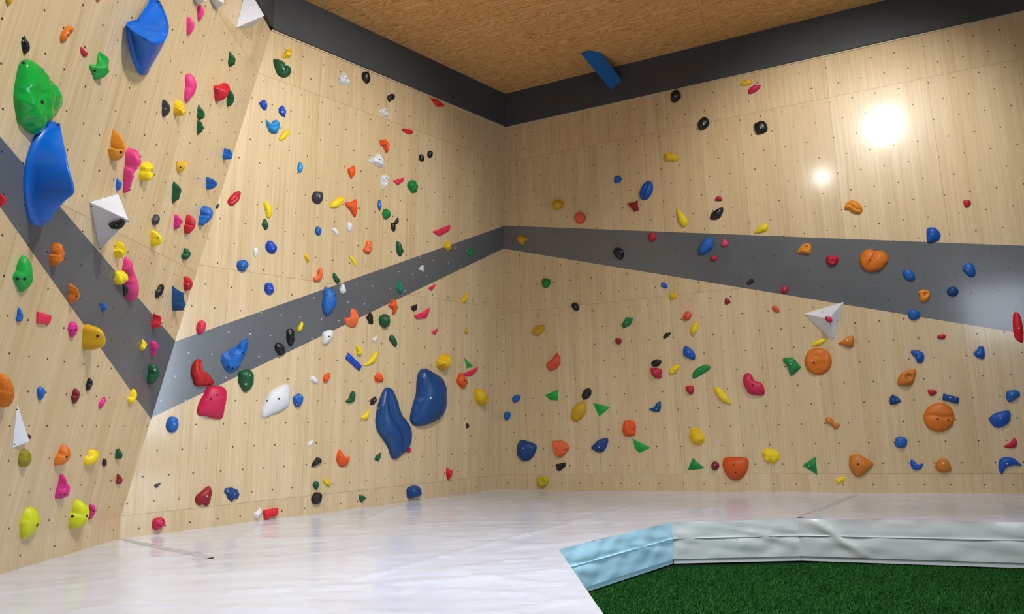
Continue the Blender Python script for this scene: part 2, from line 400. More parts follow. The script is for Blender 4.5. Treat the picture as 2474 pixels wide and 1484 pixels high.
def side(name, a, b, m, seed, tuck=0.):
    """hanging vinyl side of the mat with creases; a -> b along the top rim"""
    t = nrm(b - a); n = np.cross(t, [0, 0, 1]); n = n if n @ (np.array([1.6, 3.0, 0]) - a) > 0 else -n
    L = np.linalg.norm(b - a); nx = max(8, int(L / .022)); nz = 14; V = []; Fc = []
    for i in range(nx + 1):
        for j in range(nz + 1):
            u = L * i / nx; w_ = j / nz
            env = math.sin(math.pi * min(1, max(0, w_))) ** .6
            k = .010 * noise.noise(Vector((u * 7 + seed + w_ * 1.6, w_ * 1.2, seed))) + .006 * abs(noise.noise(Vector((u * 3.2 - w_ * 2.1 + seed, w_ * 2.3, 2.)))) * 2
            k += .012 * math.exp(-((u - tuck - .35 * w_) / .05) ** 2) * (1 if tuck else 0) + .012 * math.exp(-((L - u - tuck - .35 * w_) / .05) ** 2) * (1 if tuck else 0)
            k *= 1.7; k *= env * min(1, u / .04) * min(1, (L - u) / .04)
            if j == 6: k -= .004
            V.append(a + t * u + n * k + np.array([0, 0, -TH * w_]))
            if i and j: p = i * (nz + 1) + j; Fc.append((p - nz - 2, p - 1, p, p - nz - 1))
    o = link(name, mesh(name, V, Fc, True), m); kid(o, matr)
    V = []; Fc = []
    for i in range(61):
        p = a + t * (L * i / 60); k = .012 + .005 * noise.noise(Vector((i * .4, seed, 0)))
        for zz, kk in ((-.42, k * .2), (-.43, k), (-.455, k), (-.465, k * .2)): V.append(p + n * kk + np.array([0, 0, TH * zz]))
        if i:
            for q in range(3): b0 = (i - 1) * 4 + q; Fc.append((b0, b0 + 4, b0 + 5, b0 + 1))
    kid(link('side_seam', mesh('side_seam', V, Fc, True), m), matr)
    return o
side('side_panel', e[0], e[1], VSIDE_LIT, 1.3)['label'] = 'side panel with daylight put into its cyan colour'
side('side_panel', e[1], e[2], VSIDE, 5.1)
side('side_panel', e[2], eR, VSIDE, 9.4, .1)
side('side_panel', e[0], e[4] + (eL - e[4]) * 1.0, VSIDE, 3.3)
# narrow base strip under the sides
for a, b, m in ((e[0], e[1], VSIDE_LIT), (e[1], e[2], VSIDE), (e[2], eR, VSIDE)):
    t = nrm(b - a); n = np.cross(t, [0, 0, 1]); n = n if n @ (np.array([1.6, 3.0, 0]) - a) > 0 else -n
    z0 = np.array([0, 0, -TH]); z1 = np.array([0, 0, FLOOR])
    kid(hexa('base_strip', a + z0 - n * .012, b + z0 - n * .012, b + z1 - n * .012, a + z1 - n * .012, -n * .03, m), matr)
# floor and turf
def turf_mat():
    g = N('green_turf'); oi = g.n('ShaderNodeNewGeometry').outputs['Random Per Island']
    tc = g.n('ShaderNodeTexCoord').outputs['Object']; big = g.noise(tc, 3., 4., .6)
    c = g.mix(oi, lin((8, 62, 14)), lin((52, 124, 44)))
    c = g.mix(g.math('MULTIPLY', g.ramp(big, .35, .65), .45), c, lin((10, 66, 24)))
    return g.set(Base_Color=c, Roughness=.7, Specular_IOR_Level=.2)
TURF = turf_mat(); BASE = flat_mat('turf_backing', (12, 46, 16), .9, .1, .4, 200)
hexa('floor', (-6, -4, FLOOR - .012), (10, -4, FLOOR - .012), (10, 10, FLOOR - .012), (-6, 10, FLOOR - .012), (0, 0, -.1), BASE)['kind'] = 'structure'
turf_poly = [tuple(p[:2]) for p in (e[0], e[1], e[2], eR, np.array([eR[0], 1.2, 0]), np.array([1.0, 1.2, 0]))]
rng = np.random.default_rng(3)
V = []; Fc = []
cnt = 0
xl = min(p[0] for p in turf_poly); xh = 5.6; yl = 2.35; yh = 5.5
vis = [tuple(on_z(px, py, FLOOR)[:2]) for px, py in ((1330, 1420), (1620, 1330), (2620, 1330), (2680, 1600), (1400, 1600))]
bl = []
while cnt < 95000:
    X_ = rng.uniform(xl, xh, 4000); Y_ = yl - .3 + (yh - yl + .3) * rng.uniform(0, 1, 4000) ** 1.35
    for x, y in zip(X_, Y_):
        if inside(vis, (x, y)) and inside(turf_poly, (x, y)): bl.append((x, y)); cnt += 1
bl = np.array(bl[:95000]); n = len(bl)
ang = rng.uniform(0, 2 * np.pi, n); hh = rng.uniform(.012, .024, n); wd = rng.uniform(.0018, .0032, n); ln = rng.normal(0, .009, (n, 2)) + np.array([.006, -.002])
hh *= .8 + .35 * np.array([noise.noise(Vector((a * 4, b * 4, 0))) for a, b in bl])
z0 = FLOOR - .012
A_ = np.stack([bl[:, 0] - np.cos(ang) * wd, bl[:, 1] - np.sin(ang) * wd, np.full(n, z0)], 1)
B_ = np.stack([bl[:, 0] + np.cos(ang) * wd, bl[:, 1] + np.sin(ang) * wd, np.full(n, z0)], 1)
C_ = np.stack([bl[:, 0] + ln[:, 0], bl[:, 1] + ln[:, 1], z0 + hh], 1)
VV = np.stack([A_, B_, C_], 1).reshape(-1, 3)
me = bpy.data.meshes.new('turf'); me.vertices.add(3 * n); me.vertices.foreach_set('co', VV.ravel())
me.loops.add(3 * n); me.loops.foreach_set('vertex_index', np.arange(3 * n)); me.polygons.add(n); me.polygons.foreach_set('loop_start', np.arange(n) * 3); me.polygons.foreach_set('loop_total', np.full(n, 3)); me.update(); me.validate()
tag(link('artificial_turf', me, TURF), 'dark green artificial turf on the floor in front of the crash mat', 'artificial turf', kind='stuff')

# ------------------------------------------------------------------ climbing holds
HC = dict(mustard=(206, 164, 24), gold=(232, 192, 14), yellow=(240, 212, 20), olive=(150, 140, 30), olive2=(196, 176, 20), amber=(226, 142, 34), amber2=(204, 122, 38), orange=(216, 116, 24),
          orangered=(232, 88, 24), burnt=(206, 80, 16), salmon=(236, 110, 62), salmonred=(224, 88, 58), red=(196, 28, 44), redbrick=(178, 26, 26), brightred=(214, 22, 40), crimson=(190, 26, 56),
          darkred=(146, 20, 34), maroon=(122, 20, 42), hotpink=(226, 44, 84), pinkred=(224, 70, 104), magentared=(200, 26, 76), pink=(222, 62, 128), magenta=(212, 40, 130),
          green=(22, 166, 62), green2=(12, 130, 58), green3=(10, 132, 60), darkgreen=(8, 84, 46), teal=(14, 128, 94), lime=(206, 214, 24), blue=(18, 98, 186), midblue=(26, 104, 190), bigblue=(8, 106, 214),
          royal=(18, 72, 190), royal2=(10, 84, 184), deepblue=(10, 72, 128), navy=(14, 64, 132), bignavy=(16, 70, 130), lightblue=(40, 142, 212), black=(22, 22, 24), charcoal=(52, 54, 60), white=(222, 226, 230))
_mats = {}
def hold_mat(c, st):
    rough = {'k': .42, 'f': .55}.get(st, .48)
    if c in ('bigblue', 'bignavy'): rough = .34
    if c == 'black': rough = .38
    if c == 'green' and st == 'k': rough = .16
    wr = st in 'kr' and c not in ('green', 'black')
    k = (c, rough, wr)
    if k not in _mats: _mats[k] = flat_mat('resin_' + c, HC[c], rough, .45, .85 if wr else (.35 if rough > .3 else .1), 34 if wr else 70, .08, 0, .007 if wr else .0015)
    return _mats[k]

def smooth_closed(P, step):
    P = np.array(P); n = len(P); out = []
    for i in range(n):
        p0, p1, p2, p3 = P[i - 1], P[i], P[(i + 1) % n], P[(i + 2) % n]
        k = max(1, int(round(np.linalg.norm(p2 - p1) / step)))
        for j in range(k):
            t = j / k
            out.append(.5 * (2 * p1 + (p2 - p0) * t + (2 * p0 - 5 * p1 + 4 * p2 - p3) * t * t + (3 * p1 - p0 - 3 * p2 + p3) * t ** 3))
    return np.array(out)
def straight(P, step):
    P = np.array(P); out = []
    for i in range(len(P)):
        a, b = P[i], P[(i + 1) % len(P)]; k = max(1, int(round(np.linalg.norm(b - a) / step)))
        out += [a + (b - a) * j / k for j in range(k)]
    return np.array(out)
def carea(P): return .5 * sum(P[i][0] * P[(i + 1) % len(P)][1] - P[(i + 1) % len(P)][0] * P[i][1] for i in range(len(P)))

def relief(P, style, dfac, seed, flip=False):
    """closed outline (metres on the wall) -> plan points, heights, faces, rim"""
    ar = abs(carea(P)); size = math.sqrt(ar)
    st = style[0]; ang = math.radians(float(style[1:].split('/')[0])) if len(style) > 1 else 0.
    if flip: ang = math.pi - ang
    crisp = st in 'fpt'
    step = size / {'f': 4.2, 't': 3, 'p': 6}.get(st, 13)
    if size > .3: step *= .6
    O = straight(P, step * 1.2) if crisp else smooth_closed(P, step)
    if carea(O) < 0: O = O[::-1]
    nb_ = len(O); lo, hi = O.min(0), O.max(0); pts = [Vector(p) for p in O]
    D = dfac * min(size, 1.9 * max(min(np.linalg.norm(O - np.array([a, b]), axis=1).min() for _z in (0,)) for a in np.linspace(lo[0], hi[0], 14) for b in np.linspace(lo[1], hi[1], 14) if inside([tuple(o) for o in O], (a, b))))
    rg = np.random.default_rng(seed)
    if st == 't': pts.append(Vector(O.mean(0) + rg.uniform(-.08, .08, 2) * size))
    else:
        r = 0; yy = lo[1]
        while yy < hi[1]:
            xx = lo[0] + (step * .5 if r % 2 else 0)
            while xx < hi[0]:
                q = np.array([xx, yy]) + rg.uniform(-1, 1, 2) * step * (.22 if crisp else .08)
                if inside([tuple(o) for o in O], q) and np.min(np.linalg.norm(O - q, axis=1)) > step * .55: pts.append(Vector(q))
                xx += step
            yy += step * .87; r += 1
    vs, es, fs, *_ = delaunay_2d_cdt(pts, [(i, (i + 1) % nb_) for i in range(nb_)], [list(range(nb_))], 1, 1e-6)
    X = np.array([tuple(v) for v in vs]); n = len(X)
    if n != len(pts) or not len(fs): pass
    cnt_ = {}
    for f in fs:
        for a, b in zip(f, f[1:] + f[:1]): cnt_[(a, b)] = 1
    rim_e = [(a, b) for a, b in cnt_ if (b, a) not in cnt_]; rim = set(a for a, b in rim_e)
    Lm = np.zeros((n, n)); rhs = np.zeros(n)
    for a, b in cnt_:
        Lm[a, b] = -1; Lm[b, a] = -1
    for i in range(n):
        Lm[i, i] = 0; Lm[i, i] = -Lm[i].sum()
    for i in rim: Lm[i] = 0; Lm[i, i] = 1
    for i in range(n):
        if i not in rim: rhs[i] = 1
    iso = [i for i in range(n) if Lm[i, i] == 0]
    for i in iso: Lm[i, i] = 1; rhs[i] = 0
    h = np.linalg.solve(Lm, rhs); h = h / max(h.max(), 1e-9); h = np.clip(h, 0, 1)
    c = X.mean(0); Q = (X - c) / size; s_ = Q @ np.array([math.cos(ang), math.sin(ang)]); p_ = Q @ np.array([-math.sin(ang), math.cos(ang)])
    if st == 'p': z = np.where(h > 1e-6, .85 + .15 * h ** .5, .62)
    elif st == 't': z = h ** 1.0
    elif st == 'f': z = .1 + .9 * h ** .62 * (1 + rg.uniform(-.16, .16, n))
    else: z = .1 + .9 * h ** .5
    inn = h > 1e-6
    if st == 'r': z = z * (1 + .11 * np.sin(s_ * 34 + 4 * np.array([noise.noise(Vector((a * 2, b * 2, seed * .37))) for a, b in Q])) * inn)
    if st == 'k': z = z * (1 + .34 * np.array([noise.noise(Vector((a * 3.4, b * 3.4, seed * .73))) for a, b in Q]) * inn + .16 * np.array([noise.noise(Vector((a * 8, b * 8, seed * .31))) for a, b in Q]) * inn)
    if st == 's': z = z * (1 + .14 * np.array([noise.noise(Vector((a * 1.6, b * 1.6, seed * .73))) for a, b in Q]) * inn + .22 * np.clip(Q[:, 1], -.5, .5) * inn)
    if st == 'g': z = z * (1 - .42 * np.exp(-((p_ - .05 + .08 * np.sin(s_ * 5)) / .07) ** 2) * inn)
    if st == 'l':                                    # scoop: ramp up to a lip, bowl behind it
        lip0 = float(style.split('/')[1]) if '/' in style else .10
        lip = lip0 + .30 * p_ ** 2; d = s_ - lip; smin = s_.min(); smax = s_.max()
        env = .10 + .90 * np.minimum(1, 1.7 * h ** .5)
        lo__ = .12 + .88 * np.clip(1 + d / (lip0 - smin), 0, 1) ** .85; hi__ = .08 + .92 * np.clip(1 - d / (smax - lip0), 0, 1) ** 2.4
        z = env * np.where(d < 0, lo__, hi__)
    if st == 'j': z = z * (1 - .62 * np.exp(-(((Q[:, 0] - .1 * (-1 if flip else 1)) ** 2 + (Q[:, 1] - .08) ** 2) / .05) ** 2) * inn)
    # rounded flank: rim moves in a little, a skirt returns to the wall
    return X, z * D, [tuple(f) for f in fs], rim_e, D, size

_t = []
def ring_mesh(nm, r, h, hollow):
    V = []; Fc = []; k = 12
    prof = [(r, 0), (r, h), (r * .62, h), (r * .5, h * .35)] if hollow else [(r, -.002), (r, h * .4), (r * .2, h * .4)]
    for j, (rr, zz) in enumerate(prof):
        for i in range(k): V.append((rr * math.cos(6.2832 * i / k), rr * math.sin(6.2832 * i / k), zz))
    for j in range(len(prof) - 1):
        for i in range(k): Fc.append((j * k + i, j * k + (i + 1) % k, (j + 1) * k + (i + 1) % k, (j + 1) * k + i))
    Fc.append(tuple((len(prof) - 1) * k + i for i in range(k)))
    return mesh(nm, V, Fc, False)
BOLT = ring_mesh('bolt', .0085, .006, True); HOLE = ring_mesh('bolt_hole', .011, .003, False)
BOLT.materials.append(STEEL); HOLE.materials.append(DARKHOLE)
DARK_BOLT = {'amber', 'orange', 'green', 'lime', 'mustard', 'magenta', 'magentared', 'white', 'burnt', 'gold', 'olive2', 'orangered', 'salmonred'}

def build_hold(P, col, style, dfac, outline, bolts, label, group, seed, name='climbing_hold', category='climbing hold'):
    px = np.array(outline, float); base = P.uvs(px)
    ext = px.copy(); target = np.array([px.min(0), px.max(0)])
    X, z, fs, rim_e, D, size = relief(base, style, dfac, seed, P.d[0] < .3)
    # the outline was measured on the picture of a solid body: refit the footprint so that the body fills that outline
    Xp = proj(P.at_n(X, z * 0)); 
    for _ in range(4):
        Xu = np.array([P.uv(*q) for q in Xp]); B = proj(np.vstack([P.at_n(Xu, z), P.at_n(Xu, z * 0)]))
        b0, b1 = B.min(0), B.max(0); sc = np.clip((target[1] - target[0]) / (b1 - b0), .6, 1.2)
        Xp = (Xp - (b0 + b1) / 2) * sc + (target[0] + target[1]) / 2
    dens = []
    for i in range(len(px)):
        for t in (0, .33, .66): dens.append(px[i] * (1 - t) + px[(i + 1) % len(px)] * t)
    dens = np.array(dens); K = 28; th = np.arange(K) * 2 * np.pi / K; dr = np.stack([np.cos(th), np.sin(th)], 1); sup_t = (dens @ dr.T).max(0)
    for _ in range(0 if style[0] in 'tp' or P is PB else 4):
        Xu = np.array([P.uv(*q) for q in Xp]); B = proj(np.vstack([P.at_n(Xu, z), P.at_n(Xu, z * 0)]))
        dl = np.clip(sup_t - (B @ dr.T).max(0), -12, 12) * .55; dl = (np.roll(dl, 1) + np.roll(dl, -1) + 2 * dl) / 4; dl = (np.roll(dl, 1) + np.roll(dl, -1) + 2 * dl) / 4; c0 = Xp.mean(0); rel = Xp - c0; rr = np.linalg.norm(rel, axis=1)
        a_ = np.arctan2(rel[:, 1], rel[:, 0]); R_ = np.zeros(K)
        for k in range(K): R_[k] = (rel @ dr[k]).max()
        dd = np.interp(a_, np.concatenate([th - 2 * np.pi, th, th + 2 * np.pi]), np.tile(dl, 3)); Rm = np.interp(a_, np.concatenate([th - 2 * np.pi, th, th + 2 * np.pi]), np.tile(R_, 3))
        Xp = Xp + rel / np.maximum(rr, 1e-6)[:, None] * (np.maximum(dd, -.25 * Rm) * np.minimum(1, rr / np.maximum(Rm, 1e-6)))[:, None]
    Xu = np.array([P.uv(*q) for q in Xp]); o = Xu.mean(0)
    L_ = Xu - o
    n = len(L_); V = [(a, b, c) for (a, b), c in zip(L_, z)]; Fc = list(fs)
    # orientation and skirt
    sk = {}
    for a, b in rim_e:
        for i in (a, b):
            if i not in sk: sk[i] = len(V); V.append((L_[i][0], L_[i][1], -.001))
    zr = max(.004, .0)
    for a, b in rim_e:
        V[a] = (V[a][0], V[a][1], max(V[a][2], zr)); V[b] = (V[b][0], V[b][1], max(V[b][2], zr))
        Fc.append((a, sk[a], sk[b], b) if True else None)
    me = mesh(name, V, Fc, style[0] not in 'fpt')
    bm = bmesh.new(); bm.from_mesh(me); bmesh.ops.recalc_face_normals(bm, faces=bm.faces)
    if sum(f.normal.z for f in bm.faces) < 0: bmesh.ops.reverse_faces(bm, faces=bm.faces)
    if style[0] in 'p' and size > .05: bmesh.ops.bevel(bm, geom=[e_ for e_ in bm.edges if e_.calc_face_angle(0) > .6], offset=size * .035, segments=2, affect='EDGES')
    bm.to_mesh(me); bm.free()
    if style[0] not in 'fpt': me.polygons.foreach_set('use_smooth', [True] * len(me.polygons))
    ob = link(name, me, hold_mat(col, style[0]))
    M = Matrix(((P.d[0], P.v[0], P.n[0], 0), (P.d[1], P.v[1], P.n[1], 0), (P.d[2], P.v[2], P.n[2], 0), (0, 0, 0, 1)))
    if M.determinant() < 0:
        M = Matrix(((-P.d[0], P.v[0], P.n[0], 0), (-P.d[1], P.v[1], P.n[1], 0), (-P.d[2], P.v[2], P.n[2], 0), (0, 0, 0, 1)))
        for v in me.vertices: v.co.x = -v.co.x
        me.flip_normals()
    M.translation = Vector(P.at(o[0], o[1]))
    ob.matrix_world = M
    tag(ob, label, category, group)
    if bolts:
        bv = BVHTree.FromPolygons([v.co for v in me.vertices], [tuple(p.vertices) for p in me.polygons])
        Mi = M.inverted()
        for bx, by in bolts:
            oo = Mi @ Vector(CAM); dd = (Mi.to_3x3() @ Vector(ray(bx, by))).normalized()
            hit, nr, *_ = bv.ray_cast(oo, dd)
            if hit is None: continue
            if nr.z < 0: nr = -nr
            big = size > .16
            dk = (col in DARK_BOLT) or (big and col not in ('navy', 'bignavy'))
            c = bpy.data.objects.new('bolt_hole' if dk else 'bolt', HOLE if dk else BOLT); COL.objects.link(c); c.parent = ob
            c.location = hit + nr * .0005; c.rotation_euler = nr.to_track_quat('Z', 'Y').to_euler()
            s = min(1.1, max(.5, size / .14)) * (.75 if dk else 1); c.scale = (s, s, s)
            if not dk: c['label'] = 'shiny steel bolt head'
    return ob

def volume(P, base_px, apex_px, h, label, col=WHITE, screws=()):
    """plywood pyramid: three corners on the wall, one apex standing h off the wall"""
    b = [P.at(*P.uv(*q)) for q in base_px]; a = on_plane(apex_px[0], apex_px[1], P.O + P.n * h, P.n)
    bm = bmesh.new(); v = [bm.verts.new(p) for p in b] + [bm.verts.new(a)]
    for f in ((0, 1, 2), (0, 1, 3), (1, 2, 3), (2, 0, 3)): bm.faces.new([v[i] for i in f])
    bmesh.ops.recalc_face_normals(bm, faces=bm.faces); bmesh.ops.bevel(bm, geom=bm.edges[:], offset=.003, segments=2, affect='EDGES')
    org = Vector(sum(b) / 3); bmesh.ops.translate(bm, verts=bm.verts, vec=-org)
    me = bpy.data.meshes.new('climbing_volume'); bm.to_mesh(me); bm.free()
    o = link('climbing_volume', me, col); o.location = org
    tag(o, label, 'climbing volume', 'white plywood volumes')
    bv = BVHTree.FromPolygons([q.co for q in me.vertices], [tuple(p.vertices) for p in me.polygons])
    for q in screws:
        hit, nr, *_ = bv.ray_cast(Vector(CAM) - org, Vector(ray(*q)).normalized())
        if hit is None: continue
        c = bpy.data.objects.new('screw_hole', HOLE); COL.objects.link(c); c.parent = o; c.location = hit + nr * .0005
        c.rotation_euler = nr.to_track_quat('Z', 'Y').to_euler(); c.scale = (.4, .4, .4)
    return [np.array(p) for p in b], np.array(a)

b1, a1 = volume(PC, [(216, 488), (286, 468), (240, 606)], (311, 532), .26, 'large white pyramid volume carrying a black crescent hold on the overhanging wall', screws=[(222, 499), (243, 600)])
volume(PC, [(41, 971), (29, 1084), (64, 1066)], (71, 1067), .035, 'narrow white spike volume low on the overhanging wall', screws=[(41, 990), (35, 1074)])
volume(PC, [(570, 67), (596, -36), (611, 65)], (639, 38), .2, 'white pyramid volume highest beside the dark beam')
volume(PC, [(500, -14), (524, 26), (541, -26)], (541, 8), .1, 'white volume tip under a black hold at the top edge')
volume(PC, [(460, -16), (476, 13), (498, -28)], (497, 3), .1, 'white volume tip at the top edge above the first pink hold')
b2, a2 = volume(PB, [(1942, 758), (2039, 729), (2014, 826)], (2002, 770), .14, 'white flat pyramid volume with a crimson hold at its peak on the right wall', screws=[(1949, 763), (1988, 754), (2024, 776), (2014, 816)])
fp = Plane(b1[0], a1 - b1[0], np.cross(a1 - b1[0], b1[2] - b1[0]))
if fp.n @ (CAM - fp.O) < 0: fp.n = -fp.n
build_hold(fp, 'black', 's', .5, [(262, 540), (275, 535), (290, 530), (298, 529), (302, 537), (298, 548), (288, 554), (272, 554), (264, 549)], [(281, 544)], 'black crescent hold mounted on the large white pyramid volume', 'holds on the overhanging wall', 501)
fp2 = Plane(a2 - PB.n * .012, PB.d, PB.n)
build_hold(fp2, 'magentared', 's', .5, [(1993, 766), (2003, 765), (2012, 774), (2008, 780), (1996, 776)], [], 'small crimson hold on the peak of the white volume', 'holds on the right wall', 502)
build_hold(PC, 'black', 's', .6, [(515, -12), (540, -12), (539, 2), (533, 7), (522, 5), (515, -2)], [], 'black hold cut by the top edge over a white volume tip', 'holds on the overhanging wall', 503)

def resample(pts, n):
    pts = np.array(pts, float); d = np.r_[0, np.cumsum(np.linalg.norm(np.diff(pts[:, :3], axis=0), axis=1))]; t = np.linspace(0, d[-1], n)
    k = max(2, len(pts) * 6); out = []
    for i in range(len(pts) - 1):                       # smooth through the points first
        p0 = pts[max(i - 1, 0)]; p1 = pts[i]; p2 = pts[i + 1]; p3 = pts[min(i + 2, len(pts) - 1)]
        for q in np.linspace(0, 1, 8, endpoint=False): out.append(.5 * (2 * p1 + (p2 - p0) * q + (2 * p0 - 5 * p1 + 4 * p2 - p3) * q * q + (3 * p1 - p0 - 3 * p2 + p3) * q ** 3))
    out.append(pts[-1]); out = np.array(out); d = np.r_[0, np.cumsum(np.linalg.norm(np.diff(out, axis=0), axis=1))]; t = np.linspace(0, d[-1], n)
    return np.stack([np.interp(t, d, out[:, k]) for k in range(3)], 1)
def scoop(P, lip, back, foot, backfoot, label, sag=.5):
    """scoop hold: a smooth outer face climbs from the foot line to the lip, behind the lip a hollow bowl falls back to the wall"""
    W = lambda L: np.array([P.at(*P.uv(0, 0)) * 0 + on_plane(x, y, P.O + P.n * h, P.n) for x, y, h in L])
    n1, n2 = 30, 22
    rim = np.vstack([resample(W(lip), n1 + 1)[:-1], resample(W(back), n2 + 1)[:-1]])
    ft = np.vstack([resample(W(foot), n1 + 1)[:-1], resample(W(backfoot), n2 + 1)[:-1]])
    n = n1 + n2; cen = ft.mean(0); rings = [ft]
    st_ = ft + P.n * .018 + (cen - ft) * .008; rings.append(st_)
    rings.append(ft + P.n * .022 + (cen - ft) * .07)
    base = rings[-1]; m = 8
    for j in range(1, m): t = j / m; rings.append(base * (1 - t) + rim * t + P.n * .022 * math.sin(math.pi * t) * (np.arange(n) < n1)[:, None])
    rings.append(rim + 0); lipring = len(rings) - 1
    mid = rim.mean(0); hm = ((rim - P.O) @ P.n); m0 = mid - P.n * (((mid - P.O) @ P.n) * sag)
    for j in range(1, 8):
        t = j / 8; q = rim * (1 - t) + m0 * t; hh_ = ((q - P.O) @ P.n); q = q - P.n * (hh_ * .42 * math.sin(math.pi * t) ** .8)[:, None]; rings.append(q)
    org = P.at(*P.loc(cen)); V = np.vstack(rings + [m0[None] - P.n * 0]) - org; Fc = []
    for j in range(len(rings) - 1):
        for i in range(n): Fc.append((j * n + i, j * n + (i + 1) % n, (j + 1) * n + (i + 1) % n, (j + 1) * n + i))
    lr = (len(rings) - 1) * n
    for i in range(n): Fc.append((lr + i, lr + (i + 1) % n, len(V) - 1))
    me = mesh('climbing_hold', V, Fc, True); bm = bmesh.new(); bm.from_mesh(me); bmesh.ops.recalc_face_normals(bm, faces=bm.faces)
    bm.verts.ensure_lookup_table()
    se = [e_ for e_ in bm.edges if {e_.verts[0].index // n, e_.verts[1].index // n} == {lipring} and e_.verts[0].index % n < n1 + 1 and e_.verts[1].index % n < n1 + 1]
    bmesh.ops.bevel(bm, geom=se, offset=.006, segments=2, affect='EDGES')
    bm.to_mesh(me); bm.free(); me.polygons.foreach_set('use_smooth', [True] * len(me.polygons))
    o = link('climbing_hold', me, hold_mat('bigblue', 's')); o.location = org
    return tag(o, label, 'climbing hold', 'holds on the overhanging wall')
scoop(PC, [(303, 62, .03), (320, 73, .10), (343, 87, .17), (370, 98, .22), (392, 98, .24), (404, 88, .235)],
      [(404, 88, .235), (408, 68, .21), (405, 48, .14), (396, 24, .08), (385, 1, .04), (368, -6, .03), (355, 20, .03), (340, 40, .03), (327, 49, .03), (309, 52, .03), (303, 62, .03)],
      [(303, 64, 0), (307, 92, 0), (318, 140, 0), (332, 173, 0), (343, 181, 0), (352, 176, 0), (362, 150, 0), (368, 120, 0), (370, 95, 0)],
      [(370, 95, 0), (372, 68, 0), (374, 48, 0), (375, 22, 0), (374, 2, 0), (364, -6, 0), (351, 20, 0), (337, 40, 0), (325, 50, 0), (307, 53, 0), (303, 64, 0)],
      'big blue scoop hold with a pale bowl, highest on the overhanging wall')
scoop(PC, [(138, 296, .03), (150, 325, .09), (160, 362, .17), (170, 410, .24), (183, 462, .28), (163, 484, .22), (142, 504, .14), (118, 535, .05)],
      [(118, 535, .05), (122, 500, .06), (136, 450, .09), (144, 400, .10), (142, 350, .07), (138, 296, .03)],
      [(130, 293, 0), (116, 297, 0), (100, 306, 0), (82, 330, 0), (66, 370, 0), (58, 410, 0), (56, 450, 0), (60, 490, 0), (68, 526, 0), (80, 544, 0), (98, 547, 0)],
      [(98, 547, 0), (108, 500, 0), (116, 450, 0), (122, 400, 0), (130, 350, 0), (130, 293, 0)],
      'big blue scoop hold below the glossy green one, crossing the grey stripe', .3)

